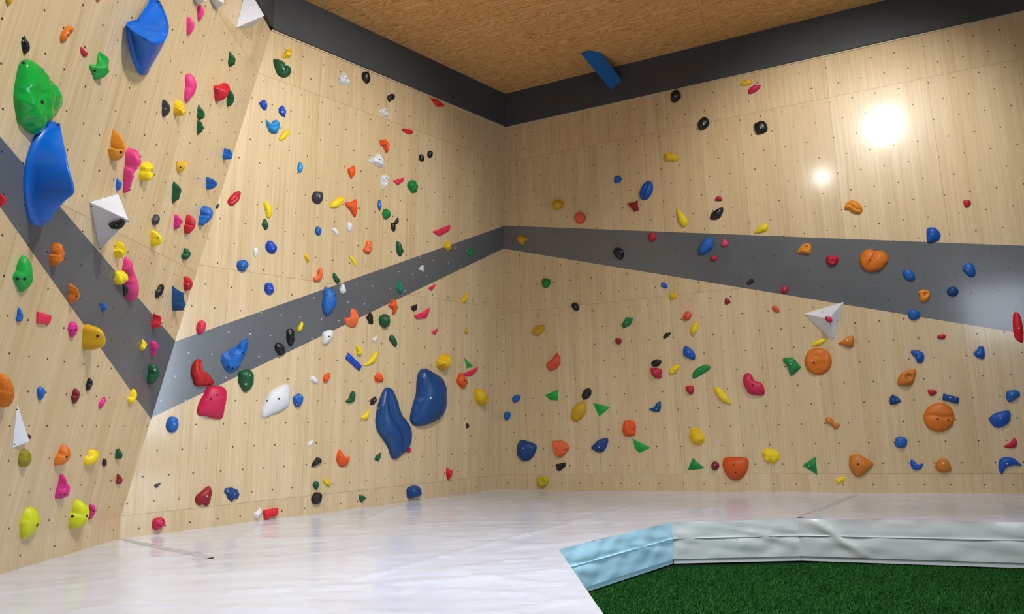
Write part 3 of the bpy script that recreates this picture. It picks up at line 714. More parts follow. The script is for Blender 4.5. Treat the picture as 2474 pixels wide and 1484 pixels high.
HOLDS = """C|mustard|s|.5|12,-12 33,-6 28,6 19,14 13,6||mustard hold cut by the top edge, uppermost left corner of the overhanging wall
C|black|s|.5|53,92 57,89 65,97 72,110 71,122 63,130 55,122 50,105|57,99|black almond hold directly above the big glossy green hold
C|orange|j|.7|145,101 145,88 150,74 160,65 172,63 179,70 177,76 168,79 164,88 155,95 149,101|164,84|orange crescent hold between the black almond and the upper big blue scoop
C|crimson|s|.5|195,113 201,119 208,125 213,132 206,137 198,134 194,124||tiny crimson hold just left of the bright green crescent jug
C|green|l80|.8|247,127 255,129 266,148 265,162 250,180 238,194 229,192 217,172 216,156 230,156 240,154 244,140|229,171|bright green crescent jug near the top of the overhanging wall
C|green|k|.28|64,142 78,147 95,160 110,178 130,200 148,222 152,250 145,268 130,288 112,300 95,318 80,326 65,318 52,305 42,298 37,270 32,240 33,215 40,175 48,150|102,247 56,152|big glossy green lumpy hold touching the lower blue scoop
C|charcoal|s|.5|399,240 406,247 409,262 407,275 399,283 392,276 390,260 393,247|400,262|charcoal oval hold left of the yellow hold under the long pink one
C|amber|s|.7|286,313 292,325 298,345 301,365 296,383 285,388 270,385 261,373 260,362 266,355 273,352 277,335|292,368|amber teardrop hold with pointed top, left of the pink knob
C|pink|k|.7|322,358 335,363 339,378 334,395 326,407 317,411 313,430 307,450 300,467 297,460 299,430 300,412 305,400 306,385 308,368||long pink hold with round knob on top and thin tail
C|yellow|k|.6|342,395 372,397 371,408 364,425 352,438 338,436 336,415|367,414|yellow hold with wavy wrinkles right of the pink knob
C|blue|f|.5|286,430 294,443 291,458 284,461 278,448 280,437||small blue diamond hold above the large white volume
C|yellow|f|.7|290,581 303,590 300,602 297,615 288,625 280,620 273,607 275,600 284,592||yellow rocky hold right beneath the large white volume
C|charcoal|s|.5|371,521 380,518 386,525 385,537 378,544 370,543 365,533||charcoal round hold above a yellow wrinkled one, right of the white volume
C|yellow|k|.6|366,558 380,556 388,572 385,585 376,594 369,597 363,580|383,574|tall yellow wrinkled hold under the charcoal round one
C|orange|k|.7|145,587 154,593 155,604 147,612 150,624 140,636 127,644 117,633 120,618 128,603 137,593||orange shell hold on the grey stripe below the blue scoop
C|green|s|.4|57,617 68,630 77,655 81,670 77,685 64,696 52,707 42,696 31,680 33,660 42,635|42,674 60,674|bright green leaf hold with two bolt holes, below the grey stripe
C|red|s|.6|-8,468 4,467 13,478 12,492 3,502 -10,502||red round hold cut by the picture edge on the grey stripe
C|yellow|k|.6|279,657 295,655 308,660 308,670 302,683 288,689 277,686 277,672||yellow lump resting against the long pink hold on the stripe edge
C|pink|s|.6|303,621 309,620 314,632 318,650 326,668 332,690 335,710 330,724 318,728 310,720 303,700 300,680 306,670 303,655 294,650 298,635||long pink club hold leaning across the grey stripe edge
C|black|s|.5|298,688 306,690 309,704 306,714 300,716 296,702||small black hold tucked beside the long pink club
C|orange|f|.7|180,684 186,695 189,713 188,728 178,733 166,733 164,720 168,700 170,688|185,716|orange angular hold on the lower edge of the grey stripe
C|blue|s|.5|46,743 54,758 56,770 50,778 38,776 38,765||small blue teardrop hold left of the flat pink block
C|hotpink|p|.3|88,753 126,763 122,777 118,784 87,782||flat reddish pink block hold with straight edges
C|magenta|s|.5|173,777 184,780 186,792 188,800 180,812 173,816 165,806 163,792 166,782|172,799 182,797|magenta round hold with two holes left of the mustard barrel jug
C|mustard|j|.95|205,787 228,784 240,792 249,808 250,822 242,834 220,843 205,847 197,830 197,812 200,795|236,812|big mustard barrel hold with a deep pocket on the stripe edge
C|blue|f|.6|244,732 252,731 259,740 256,748 249,753 243,748||tiny blue hold alone in the middle of the grey stripe
C|red|f|.7|378,757 387,763 388,775 382,792 368,795 365,785 366,774 375,770||red curled hold where the grey stripe meets plywood near the wall edge
C|yellow|f|.7|350,819 354,826 352,838 344,849 337,843 338,835 347,831||small yellow curled hold left of the small magenta one on the stripe
C|magenta|k|.6|366,824 380,824 381,838 374,848 373,861 366,861 367,848 364,838||small magenta hold on the grey stripe above the dark green one
C|darkgreen|s|.45|366,878 378,882 383,895 381,912 372,924 362,930 354,922 356,905 360,888|374,893|dark green rounded hold near the bottom tip of the grey stripe
C|yellow|s|.7|329,941 330,953 326,963 318,974 311,976 307,968 308,962 318,958 322,948||yellow crescent hold on the stripe's lower edge near the wall corner
C|orange|r|.6|10,902 20,906 29,925 33,950 32,970 25,984 12,984 -8,975 -14,940 -4,910||big orange ribbed dome cut by the picture edge
C|blue|s|.5|92,936 102,935 109,945 105,958 97,968 90,958 88,945||blue drop hold right of the big orange ribbed dome
C|maroon|s|.5|186,939 192,945 192,960 185,976 178,975 170,962 174,950||maroon pear hold left of a black almond hold
C|black|s|.5|222,914 223,924 219,940 211,945 206,940 207,926 213,918||black almond hold right above the maroon pear hold
C|magenta|s|.4|255,960 255,966 249,980 239,988 238,975 244,965||small magenta sliver hold right of the maroon pear
C|black|f|.4|67,1048 74,1054 75,1060 70,1060||tiny black hold poking out beside the narrow white volume
C|olive|r|.5|52,1087 66,1086 71,1098 77,1111 70,1122 55,1130 44,1124 43,1110 46,1095||olive striped rocky hold below the narrow white volume
C|orange|s|.5|157,1075 165,1080 170,1095 169,1108 160,1118 145,1124 131,1125 130,1115 138,1095 148,1082|161,1104|orange shark-fin hold low on the overhanging wall
C|yellow|s|.5|222,1086 237,1090 238,1105 232,1118 215,1125 203,1124 204,1108 212,1094|216,1101|yellow pocketed hold beside a small black pebble, low on the overhang
C|black|s|.5|250,1108 256,1110 258,1119 255,1127 248,1126 246,1117||small black pebble right of the yellow pocketed hold
C|darkgreen|f|.6|281,1085 293,1086 296,1103 293,1109 278,1109 278,1095||very dark green block hold above the small dark red drop
C|darkred|s|.5|284,1145 293,1153 296,1161 291,1170 280,1168 281,1155||small dark red drop near the lower end of the wall corner
C|magenta|f|.45|148,1147 156,1146 163,1162 170,1180 164,1192 152,1205 133,1206 133,1195 140,1168|145,1196 156,1194|magenta pyramid hold with two holes above the lime holds
C|lime|s|.4|67,1226 82,1226 87,1245 97,1262 90,1278 72,1295 52,1302 47,1290 47,1265 55,1243|90,1269|big lime smooth hold with one hole, nearest the mat on the overhang
C|lime|g60|.5|188,1209 201,1208 212,1225 214,1245 208,1262 190,1275 169,1278 166,1265 168,1245 178,1222|175,1248 210,1247|big lime hold with a raised ridge, next to a magenta crescent
C|magenta|s|.5|222,1217 229,1222 231,1236 225,1248 213,1256 215,1240 216,1225|226,1235|magenta crescent hold tucked behind the ridged lime hold
C|pink|s|.5|484,11 493,21 493,30 485,47 480,51 476,35 477,15||pink hold nearest the top, under the white pyramids
C|pink|s|.5|456,40 464,50 468,65 463,78 452,86 450,70 450,50||second pink hold from the top, right of the upper blue scoop
C|pink|s|.4|452,178 465,180 468,195 475,214 470,225 455,243 448,249 445,235 446,205 448,185||long pink slab hold standing on the yellow hold
C|gold|f|.7|420,247 446,246 444,262 436,281 430,282 419,274 419,258||yellow rock hold directly under the long pink slab hold
C|darkgreen|f|.6|559,124 568,136 566,150 559,162 552,156 549,147 554,137||dark green faceted hold highest of its colour on the overhanging wall
C|red|r|.7|516,207 530,204 553,204 554,214 545,227 530,241 521,245 517,230||red ribbed shell hold touching a dark green one
C|darkgreen|s|.5|557,216 563,228 563,244 556,257 549,258 547,245 548,228||dark green slim hold under the corner of the red ribbed shell
C|darkgreen|f|.5|484,252 491,262 494,275 488,290 476,286 475,270 478,260||upper of two stacked dark green holds
C|darkgreen|f|.5|480,290 490,298 492,310 486,322 477,327 475,310 476,297||lower of two stacked dark green holds
C|blue|f|.9|548,359 556,360 560,369 555,380 546,387 538,384 537,368 545,366||blue knob hold casting a shadow near the wall corner
C|mustard|f|.5|426,391 451,391 450,401 440,412 431,419 425,410|436,404|yellow angular hold with one hole above the tall dark green one
C|blue|s|.9|506,428 514,435 514,445 508,457 502,459 498,450 500,435||deep blue oval hold beside the edge shadow above the dark chip
C|darkgreen|f|.5|427,438 435,448 436,472 431,485 422,492 414,482 416,460 420,445||tall dark green faceted hold under the yellow angular one
C|black|f|.5|530,492 530,497 525,505 521,503 523,496||tiny black chip hold on the edge between the two walls
C|midblue|s|.7|490,501 503,498 513,507 510,520 497,537 485,546 478,543 483,525 486,508||blue smooth drop hold right of the red almond hold
C|magenta|k|.5|428,518 438,524 439,538 432,548 426,555 420,548 418,532||magenta knobbly hold left of the red almond hold
C|red|s|.5|459,518 467,526 471,542 468,556 452,566 444,563 444,545 450,530|464,538|red almond hold between the magenta knobbly and the blue drop
C|darkgreen|s|.6|448,599 461,609 459,616 447,628 438,624 440,612 445,605||dark green small hold above the red nut hold near the edge
C|red|s|.5|449,667 462,675 466,688 458,700 450,704 443,695 442,680|455,687|red nut hold above the blue spike near the edge
C|black|s|.4|395,688 396,696 389,712 378,721 373,717 376,702 385,690|383,704|black slim almond hold left of the blue spike
C|deepblue|f|.7|418,690 428,698 438,712 445,732 443,750 425,752 416,747 414,720||dark blue spike hold with a flat bottom near the wall edge
C|orange|s|.5|228,-16 246,-16 243,-2 236,4 230,0||small orange hold cut by the top edge left of the upper blue scoop
A|gold|f|.6|704,116 705,132 700,140 683,141 682,134 690,122||yellow rock hold just above the large dark green egg
A|darkgreen|g60|.5|661,143 680,148 695,158 704,170 700,182 688,188 675,185 667,175 662,160|685,166|large dark green egg hold with pointed end, top of the back wall
A|royal|f|.5|625,248 636,241 644,246 646,258 643,266 637,267 630,259|636,254|royal blue hold, nearer the overhang of the upper pair
A|royal|f|.5|680,255 687,257 691,270 689,283 680,281 673,272 673,262|682,271|royal blue hold, farther from the overhang of the upper pair
A|lightblue|g10|.7|642,288 648,295 655,299 661,291 670,290 676,297 677,308 672,318 668,323 658,323 650,318 644,305||light blue wave hold like a curled lip under the royal pair
A|yellow|s|.5|698,314 700,320 692,333 682,340 674,339 675,331 684,318||yellow leaf hold right below the light blue wave hold
A|lightblue|s|.5|724,392 731,397 732,407 727,418 720,416 718,405 720,395|726,404|light blue oval hold alone in the bright upper part of the back wall
A|red|g40|.5|580,462 582,472 578,483 568,494 558,498 550,492 550,483 557,474 566,465|570,478|red peanut hold near the overhang edge
A|yellow|s|.5|637,487 643,487 655,500 657,512 654,526 646,527 642,515 638,500||yellow banana hold above the small dark green hold
A|charcoal|s|.5|758,464 770,462 780,466 781,482 775,490 768,493 756,488 752,477|772,475|charcoal round hold with a shiny bolt, left of a yellow leaf
A|darkgreen|s|.5|639,529 647,537 649,548 643,556 636,551 632,541||small dark green hold hanging below the yellow banana
A|blue|g90|.5|765,547 774,550 777,560 772,569 765,568 760,558|768,558|small blue ring-like hold below the charcoal round hold
A|royal|s|.5|650,581 660,584 669,596 669,605 660,613 648,610 641,600 642,588|660,600|royal blue egg hold with bright bolt, right of a white sliver
A|white|s|.4|613,599 620,598 624,606 622,617 616,621 612,612||white sliver hold left of the royal blue egg
A|blue|s|.6|580,629 592,628 601,638 596,650 589,657 577,654 572,645 573,633|587,641|blue round hold above chalk smears near the overhang edge
A|gold|f|.6|733,613 740,612 747,620 749,629 744,636 738,628||small yellow chip hold above an orange hook
A|salmon|s|.7|774,647 781,652 780,668 772,680 758,680 755,672 765,668 768,655||orange hook hold above the grey stripe, left of a dark green leaf
A|royal|k|.5|642,684 654,683 661,691 662,704 655,712 645,711 638,700|655,698|royal blue nubby hold close above the grey stripe
A|darkgreen|s|.5|805,659 812,665 820,675 819,685 812,685 804,672||dark green leaf hold on the top edge of the grey stripe
A|white|s|.4|802,551 812,553 818,562 815,570 806,562||small white chip hold, lower of the pair beneath the yellow leaf
A|white|s|.4|840,537 848,538 852,548 849,558 843,561 837,550||small white oval hold, right of the white chip
A|hotpink|s|.6|480,776 490,774 498,781 498,792 492,803 484,809 476,806 474,790|487,792|pinkish red round hold on the stripe top edge near the overhang
A|blue|f|.4|600,817 600,835 595,852 583,875 575,890 560,902 548,898 540,888 533,870 537,855 550,848 570,838 583,825|587,853 552,887 563,890|large blue craggy hold leaning on the grey stripe
A|redbrick|g105|.5|477,867 486,870 489,885 488,893 500,900 512,915 518,925 510,932 490,934 472,933 465,920 460,900 465,880||big red winged hold on the grey stripe above the large pink one
A|darkgreen|s|.45|578,898 597,892 609,897 614,912 612,928 605,942 592,948 583,940 575,925 574,910|594,928 603,907|dark green egg hold on the lower edge of the grey stripe
A|magentared|s|.3|502,935 530,932 545,940 549,955 545,980 541,1000 535,1012 515,1012 498,1006 480,1005 475,992 482,970 493,950|510,964 525,955|large pink slab hold below the red winged hold
A|black|k|.5|672,828 682,832 690,845 688,856 678,860 668,852 663,840 666,830||black studded hold, lower of the two on the grey stripe
A|black|k|.5|695,795 707,795 712,808 711,826 704,837 697,834 691,818 692,802||black studded tall hold, upper of the two on the grey stripe
A|yellow|s|.6|730,777 733,785 728,800 720,802 718,792 725,782||small yellow drop hold right of the black studded pair
A|midblue|r|.5|786,693 800,700 809,700 813,720 812,740 798,757 790,763 781,757 777,740 780,715|808,715|large mid blue rock hold crossing the stripe's upper edge
A|white|s|.5|788,799 800,797 806,803 802,818 790,832 780,833 777,822 779,805|795,813|white rounded hold on the lower edge of the grey stripe
A|white|s|.3|680,930 697,930 701,945 700,970 693,985 665,1000 640,1010 631,1007 633,985 642,963 655,945|674,964 645,969|big white shell slab hold left of a round blue hold
A|blue|k|.5|722,951 732,957 733,968 727,980 715,984 708,975 707,960|718,961 717,977|blue nubby hold right of the big white shell slab
A|white|f|.5|751,909 760,910 770,922 768,928 758,927 749,918||small white hold left of a tiny orange one
A|orangered|f|.6|797,901 798,912 790,923 782,925 779,915 784,904||tiny orange block hold beside the small white one
A|blue|s|.5|410,1007 425,1008 432,1018 432,1030 424,1043 410,1045 402,1038 401,1022|421,1025|blue disc hold just below the stripe at the overhang edge
A|black|k|.6|768,1105 775,1108 778,1116 770,1122 758,1128 752,1129 756,1117 762,1108||black studded drop hold low on the back wall
A|darkred|s|.45|502,1175 510,1177 511,1200 505,1220 495,1223 493,1219 478,1221 471,1212 472,1200 485,1188|500,1199|dark red mitten hold low on the back wall left of a navy one
A|navy|f|.5|543,1180 560,1178 574,1184 579,1195 575,1205 566,1205 559,1213 550,1205 547,1195 541,1190|549,1187 566,1194|navy crown hold with two bolts, right of the dark red mitten
A|darkgreen|s|.6|762,1162 770,1165 771,1175 765,1183 757,1179 755,1169||dark green nut hold stacked over the lowest black hold
A|gold|s|.6|782,1157 792,1160 800,1170 797,1176 787,1173 781,1165||small yellow bean hold right of the dark green nut
A|black|k|.5|760,1190 775,1191 779,1200 775,1215 765,1219 755,1217 751,1205||black round hold closest to the mat on the back wall
A|brightred|p|.5|636,1233 673,1227 673,1240 667,1247 652,1250 645,1256 638,1254 635,1242|660,1236|bright red block hold touching the mat line beside a white chip
A|white|f|.5|630,1226 632,1233 628,1248 620,1256 615,1250 611,1242 620,1235||white chip hold left of the bright red block at the mat
A|white|f|.4|755,1062 758,1068 752,1077 743,1079 744,1071||tiny white chip hold above the black studded drop
A|charcoal|s|.6|374,1170 388,1167 382,1176 377,1179 373,1176|378,1173|tiny dark hold near the overhang's foot
A|magentared|k|.6|377,1251 393,1251 400,1261 398,1269 388,1278 375,1283 368,1277 367,1265 370,1255|393,1257 382,1268|crimson round hold on the kick board beside the overhang foot
A|white|f|.5|829,174 836,176 842,190 846,200 840,206 822,205 816,197 818,187|836,189|white triangular rock hold high beside a black oval under the dark beam
A|black|s|.5|880,173 888,173 894,183 895,194 890,202 882,201 874,190 874,178||black oval hold touching the dark beam, right of the white triangular rock
A|black|s|.5|941,229 948,226 954,230 954,238 946,243 941,247 936,242 936,232||black bean hold directly above a white three-cornered hold
A|white|f|.5|915,267 924,262 930,259 936,267 937,278 932,287 925,278 917,273|932,268|white three-cornered hold below the black bean
A|brightred|f|.5|1039,236 1052,240 1065,247 1074,254 1070,258 1054,258 1047,250||red hold half hidden by the dark ceiling beam
A|brightred|p|.5|971,310 984,311 1000,319 996,324 985,324 975,318||thin red boat hold below the beam on the back wall
A|orangered|f|.6|917,338 935,337 940,346 940,365 937,370 930,362 920,352 917,347|932,351|orange tooth hold above the widest white pyramid-like hold
A|black|s|.5|1014,373 1021,374 1025,382 1023,390 1018,391 1011,384||small black egg hold, lower of the close pair
A|black|s|.5|1037,364 1045,366 1046,374 1041,382 1034,381 1032,371||small black egg hold, upper of the close pair
A|white|f|.5|912,370 921,375 927,393 930,401 925,406 912,403 900,396 889,388 898,381|917,385|widest white rock hold under the orange tooth
A|white|f|.5|918,424 935,422 940,432 936,445 928,458 924,459 919,445|934,431|white pointed hold left of the small hot pink boat
A|orangered|s|.5|856,400 859,405 858,420 850,433 846,432 840,418 840,408||orange drop hold above the orange ribbed triangle
A|hotpink|p|.4|949,437 962,433 977,429 976,437 961,448||small hot pink boat hold between the white pointed and green round holds
A|green2|f|.5|985,441 995,435 1006,438 1010,450 1008,464 997,467 988,460 983,449||green faceted round hold right of the small hot pink boat
A|yellow|s|.5|833,477 830,487 820,500 805,504 796,500 800,489 815,479||bright yellow leaf hold left of the orange ribbed triangle
A|orangered|r|.5|832,491 850,486 862,482 863,500 862,523 857,525 848,512||orange ribbed triangle hold touching the yellow leaf
A|blue|s|.5|915,482 921,488 922,500 918,509 912,503 912,490|917,495|slim blue almond hold above a green nut
A|green2|f|.5|927,506 935,504 944,512 944,522 934,532 926,528 922,515||green nut hold below the slim blue almond
A|black|s|.5|961,526 964,530 962,540 953,541 953,535||tiny black hold, upper of two touching ones
A|black|s|.5|946,538 955,541 956,550 953,560 945,556 944,546||tiny black hold, lower of two touching ones
A|hotpink|p|.4|1044,560 1065,552 1088,543 1089,550 1084,559 1061,571||long red boat hold just above the grey stripe near the corner
A|salmon|k|.6|885,582 894,582 900,592 898,605 890,614 881,612 876,603 883,594||salmon lumpy hold above a thin yellow strip
A|yellow|s|.5|843,618 851,620 860,633 863,643 859,645 852,635||thin yellow strip hold left of the salmon lumpy hold
A|darkgreen|s|.5|959,583 966,588 974,602 971,618 963,619 957,605 956,592||dark green pear hold above the grey stripe
A|gold|f|.6|1080,580 1087,587 1090,600 1084,606 1074,601 1072,592||yellow rock hold on the stripe's upper edge under the long red boat
A|green2|f|.5|1137,597 1144,600 1143,612 1137,622 1130,616 1128,608||green nut hold on the grey stripe nearest the inner corner
A|white|f|.5|1019,641 1025,642 1025,658 1017,656 1010,650||tiny white triangle hold alone on the grey stripe
A|white|s|.5|827,685 835,695 836,706 830,711 822,708 820,698||white teardrop hold on the stripe beside the mid blue rock
A|teal|f|.5|960,681 970,681 974,688 973,707 966,710 958,703 956,692||teal green hold on the grey stripe above the orange claw
A|hotpink|p|.4|1034,696 1053,686 1050,695 1041,703||small red chip hold under the stripe, above the tilted red boat
A|orangered|s|.6|943,730 951,722 959,733 960,748 953,761 949,757 948,747 937,739||orange claw hold on the stripe's lower edge
A|salmon|l80|.6|852,747 860,747 866,758 866,772 858,790 848,792 835,785 830,770 832,767 845,767 849,758||large salmon hook jug on the stripe's lower edge
A|black|f|.5|894,753 901,762 902,783 892,784 888,775 883,766 888,762||black angular hold between the salmon hook jug and dark green ball
A|darkgreen|g60|.6|925,759 937,760 943,770 942,783 933,792 922,790 915,780 916,766||dark green grooved ball hold right of the black angular hold
A|black|f|.5|992,741 1008,735 1008,748 999,753 994,748||black square chip hold touching the tilted red boat
A|hotpink|p|.4|999,763 1020,755 1041,743 1036,758 1030,768 1006,771||tilted red boat hold under the black square chip
A|gold|s|.6|1129,706 1131,718 1126,730 1117,733 1114,723 1121,718||yellow hook hold between the stripe and the inner corner
A|hotpink|p|.4|1041,804 1058,793 1056,802 1051,809||tiny red chip hold below the tilted red boat
A|mustard|s|.5|1127,791 1131,797 1131,806 1124,808 1122,800||tiny mustard hold below the yellow hook near the corner
A|white|f|.5|911,811 912,818 906,829 899,825 899,818||tiny white hold below the dark green grooved ball
A|darkgreen|s|.5|946,809 952,813 959,825 958,838 950,836 940,822 941,812||dark green diamond hold right of the tiny white hold
A|yellow|f|.6|859,836 872,838 876,848 873,860 862,858 860,848||small yellow block hold above the blue bar
A|royal|p|.5|840,852 875,884 869,896 834,866||blue straight bar hold set diagonally
A|yellow|s|.5|909,849 913,858 907,874 896,881 880,885 878,881 888,874 898,862||yellow crescent hold right of the blue bar
A|orangered|f|.5|911,899 922,905 927,914 926,924 905,924 904,910||orange shell hold above the taller navy slab
A|gold|f|.8|1068,855 1088,857 1090,868 1084,880 1076,895 1067,896 1054,886 1053,872||big yellow boulder hold above the wide navy slab
A|green|t|.5|1121,865 1142,884 1128,891||green triangle hold over the red boat near the corner
A|hotpink|p|.4|1118,903 1137,896 1156,887 1153,896 1140,908 1125,910||red boat hold beneath the green triangle, looking like a sail boat
A|orangered|s|.5|1111,901 1117,904 1129,917 1129,930 1119,939 1109,934 1103,924 1104,912|1122,920|orange drop hold touching the red boat's end
A|gold|r|.7|1148,940 1165,943 1178,955 1180,968 1172,980 1155,977 1147,965||yellow crumpled rock hold nearest the inner corner
A|darkgreen|s|.6|848,947 856,946 859,958 856,970 838,974 834,969 843,962||dark green hook hold left of a black square chip low on the back wall
A|black|f|.5|903,960 908,958 911,967 905,977 894,979 895,966||black square chip hold against the taller navy slab
A|yellow|s|.6|892,988 891,1003 887,1014 874,1014 871,1008 884,999||yellow fin hold left of the taller navy slab
A|bignavy|g110|.3|935,936 948,941 958,960 965,985 975,1008 988,1025 996,1040 996,1065 985,1085 972,1100 955,1110 945,1105 938,1085 925,1065 912,1045 906,1020 908,995 914,970 925,945|915,987|tall navy slab hold tapering at both ends, the lower of the giant pair
A|bignavy|s|.32|1025,890 1040,895 1055,904 1068,912 1077,930 1080,955 1079,985 1070,1005 1050,1020 1025,1029 1003,1030 991,1020 990,1005 998,975 1004,950 1006,920 1012,898|1040,962|wide navy slab hold, the upper of the giant pair
A|black|s|.5|1128,1022 1133,1025 1133,1033 1129,1036 1125,1031||tiny black dot hold low near the inner corner
A|magentared|f|.5|980,1082 994,1082 992,1092 985,1096 980,1090||tiny crimson hold peeking beside the tip of the tall navy slab
A|darkgreen|f|.5|921,1094 919,1106 914,1115 904,1111 908,1101||small dark green wedge hold left of the tall navy slab's tip
A|orangered|l70|.6|820,1086 831,1100 836,1107 845,1104 844,1115 832,1128 822,1129 813,1117 812,1100||orange claw jug low on the back wall
A|brightred|f|.6|1078,1130 1093,1138 1091,1150 1083,1162 1077,1150||red arrowhead hold low near the inner corner
A|darkgreen|f|.5|867,1196 881,1199 885,1205 877,1210 873,1215 867,1208|878,1206|dark green chip hold on the kick board of the back wall
A|navy|s|.9|985,1178 1003,1173 1015,1178 1019,1195 1010,1201 985,1204 981,1188||navy ball hold half sunk behind the mat edge
B|mustard|s|.6|1337,484 1350,483 1361,488 1363,495 1355,505 1340,509 1334,500||mustard nugget hold above the grey stripe, left of the salmon disc
B|blue|f|.5|1487,424 1497,424 1503,433 1497,441 1484,443 1483,432||small blue hold left of the blue grooved oval
B|royal2|g75|.45|1568,437 1576,443 1578,457 1572,473 1562,483 1551,484 1545,475 1546,460 1555,444||blue grooved oval hold upright on the right wall
B|darkred|f|.6|1516,491 1530,489 1541,484 1541,498 1544,508 1534,513 1524,502||dark red bow tie hold under the blue grooved oval
B|salmonred|s|.5|1401,512 1411,516 1415,526 1411,537 1401,541 1391,537 1387,526 1391,516||salmon red disc hold, perfectly round
B|black|s|.5|1634,217 1644,224 1645,236 1638,244 1628,249 1620,242 1620,229 1626,221|1632,233|black nut hold touching the dark ceiling beam
B|black|s|.5|1703,282 1712,288 1714,300 1706,310 1694,316 1687,310 1686,296 1692,288|1700,300|black nut hold, middle of the upper row of three
B|black|s|.5|1843,292 1852,298 1855,312 1850,320 1832,326 1825,318 1821,303 1826,297|1837,309|black rounded square hold with a shiny bolt
B|gold|k|.5|1814,192 1817,200 1806,208 1786,208 1790,200 1800,193||yellow hold overlapping the red lens at the top
B|magentared|s|.5|1838,205 1835,214 1823,224 1812,228 1807,223 1810,214 1822,206|1820,216|red lens hold beside the topmost yellow one
B|gold|k|.5|1606,370 1622,369 1640,380 1635,391 1610,391 1605,380||yellow pebbly hold on the upper right wall, below the dark beam
B|crimson|s|.6|1731,474 1741,474 1746,486 1728,486||small crimson dome hold directly above a black almond
B|black|s|.5|1742,501 1748,503 1746,515 1738,528 1725,531 1715,528 1722,512||black almond hold below the small crimson dome
B|yellow|s|.5|1634,504 1642,508 1655,522 1663,535 1660,545 1652,549 1642,540 1637,522||yellow feather hold just above the grey stripe
B|yellow|s|.5|1850,539 1856,545 1853,558 1835,564 1822,563 1835,548||yellow wing hold resting on the stripe's top edge
B|mustard|r|.6|1249,574 1260,569 1270,574 1276,580 1268,584 1266,592 1255,590 1249,582||mustard curled hold on the glaring end of the stripe at the corner
B|black|s|.5|1486,598 1500,599 1508,610 1505,624 1498,628 1485,618 1482,608|1503,609|black disc hold on the grey stripe
B|crimson|k|.5|1568,564 1580,562 1586,571 1582,580 1574,585 1566,578||crimson nubby hold on the stripe's upper edge
B|green2|s|.6|1318,673 1331,678 1329,688 1322,696 1312,695 1308,687 1311,676||green round hold right of the corner under the stripe
B|black|s|.5|1388,731 1396,735 1400,744 1396,752 1389,752 1381,744 1380,735|1391,741|black egg hold with a bright bolt, under the stripe near the corner
B|mustard|g35|.6|1312,785 1317,792 1312,802 1300,812 1289,809 1286,799 1298,788||mustard grooved shell hold right of the corner
B|green2|f|.6|1512,767 1529,768 1527,780 1520,788 1505,794 1502,783 1508,775|1513,779|green crystal hold above a tiny crimson one
B|darkred|s|.6|1488,817 1498,817 1502,825 1496,833 1490,831 1486,823|1493,823|tiny crimson hold below the green crystal
B|royal2|s|.5|1598,682 1606,682 1613,690 1612,697 1603,696 1597,689|1602,688|small blue drop hold close under the stripe
B|black|s|.5|1621,803 1620,809 1611,816 1604,819 1602,813 1609,806||black bean hold left of the yellow drop
B|salmonred|f|.5|1346,851 1354,863 1354,880 1345,892 1328,898 1319,885 1320,878 1335,866|1334,872|salmon wedge hold with one hole
B|green|t|.4|1316,955 1349,942 1348,968 1330,967||green pointed triangle hold closest to the corner
B|black|s|.5|1424,938 1429,945 1427,957 1417,966 1408,966 1405,956 1412,942||black egg hold sitting on the mustard oval
B|mustard|s|.4|1410,971 1417,978 1416,996 1405,1012 1389,1019 1379,1009 1380,992 1392,977||mustard flat oval hold under the black egg
B|green|t|.4|1432,973 1474,984 1448,1007||green triangle hold right of the mustard oval
B|blue|s|.6|1238,960 1248,954 1258,957 1254,968 1245,973 1237,969||small blue bean hold, upper of two beside the corner
B|blue|s|.6|1217,997 1232,996 1234,1005 1226,1016 1217,1013||small blue bean hold, lower of two beside the corner
B|deepblue|s|.5|1597,970 1595,995 1580,996 1568,990 1580,984 1588,972|1586,988|dark blue fin hold in the middle of the right wall
B|orangered|f|.4|1507,1018 1520,1015 1532,1018 1537,1030 1535,1052 1520,1055 1507,1052 1503,1038||orange squarish hold with scratches above a green triangle
B|green|t|.4|1528,1060 1572,1082 1545,1095 1535,1085||green triangle hold right under the orange squarish hold
B|navy|s|.4|1257,1063 1275,1066 1297,1075 1296,1090 1286,1107 1270,1115 1257,1110 1248,1098 1248,1078|1264,1083 1294,1078|big navy bowl hold low beside the corner
B|salmon|f|.45|1335,1066 1355,1064 1370,1070 1377,1082 1368,1096 1355,1107 1342,1100 1336,1085||salmon boulder hold right of the big navy bowl
B|navy|s|.5|1470,1059 1468,1075 1460,1090 1448,1094 1435,1088 1428,1082 1435,1073 1450,1061|1448,1080|navy shark-fin hold right of the salmon boulder
B|black|f|.5|1342,1122 1357,1119 1368,1117 1367,1127 1353,1139 1345,1137||black chip hold below the salmon boulder
B|olive2|j|.5|1297,1158 1316,1152 1325,1158 1323,1172 1308,1179 1300,1172|1307,1165|olive yellow cup hold touching the mat near the corner
B|black|s|.5|1575,874 1587,868 1598,871 1598,879 1590,886 1578,886 1573,880||black oval hold stacked on a crimson cup
B|crimson|s|.6|1571,892 1580,889 1598,892 1599,905 1597,915 1580,912|1582,900|crimson cup hold under the black oval
B|blue|r|.5|1710,573 1723,577 1725,590 1718,605 1700,616 1688,615 1688,597 1697,582|1702,592|blue fan hold on the grey stripe
B|pinkred|s|.6|1750,577 1760,590 1756,596 1744,597 1743,588||small pink dome hold right of the blue fan
B|crimson|s|.6|1718,618 1728,619 1733,626 1726,631 1716,629||tiny crimson hold below the blue fan
B|amber|j|.5|1948,588 1960,592 1961,607 1955,615 1935,612 1925,614 1926,606 1935,594|1947,602|amber curved hold on the grey stripe
B|crimson|k|.6|2001,617 2018,618 2026,625 2022,638 2010,643 1998,635 1995,625||crimson rosette hold left of the big orange double dome
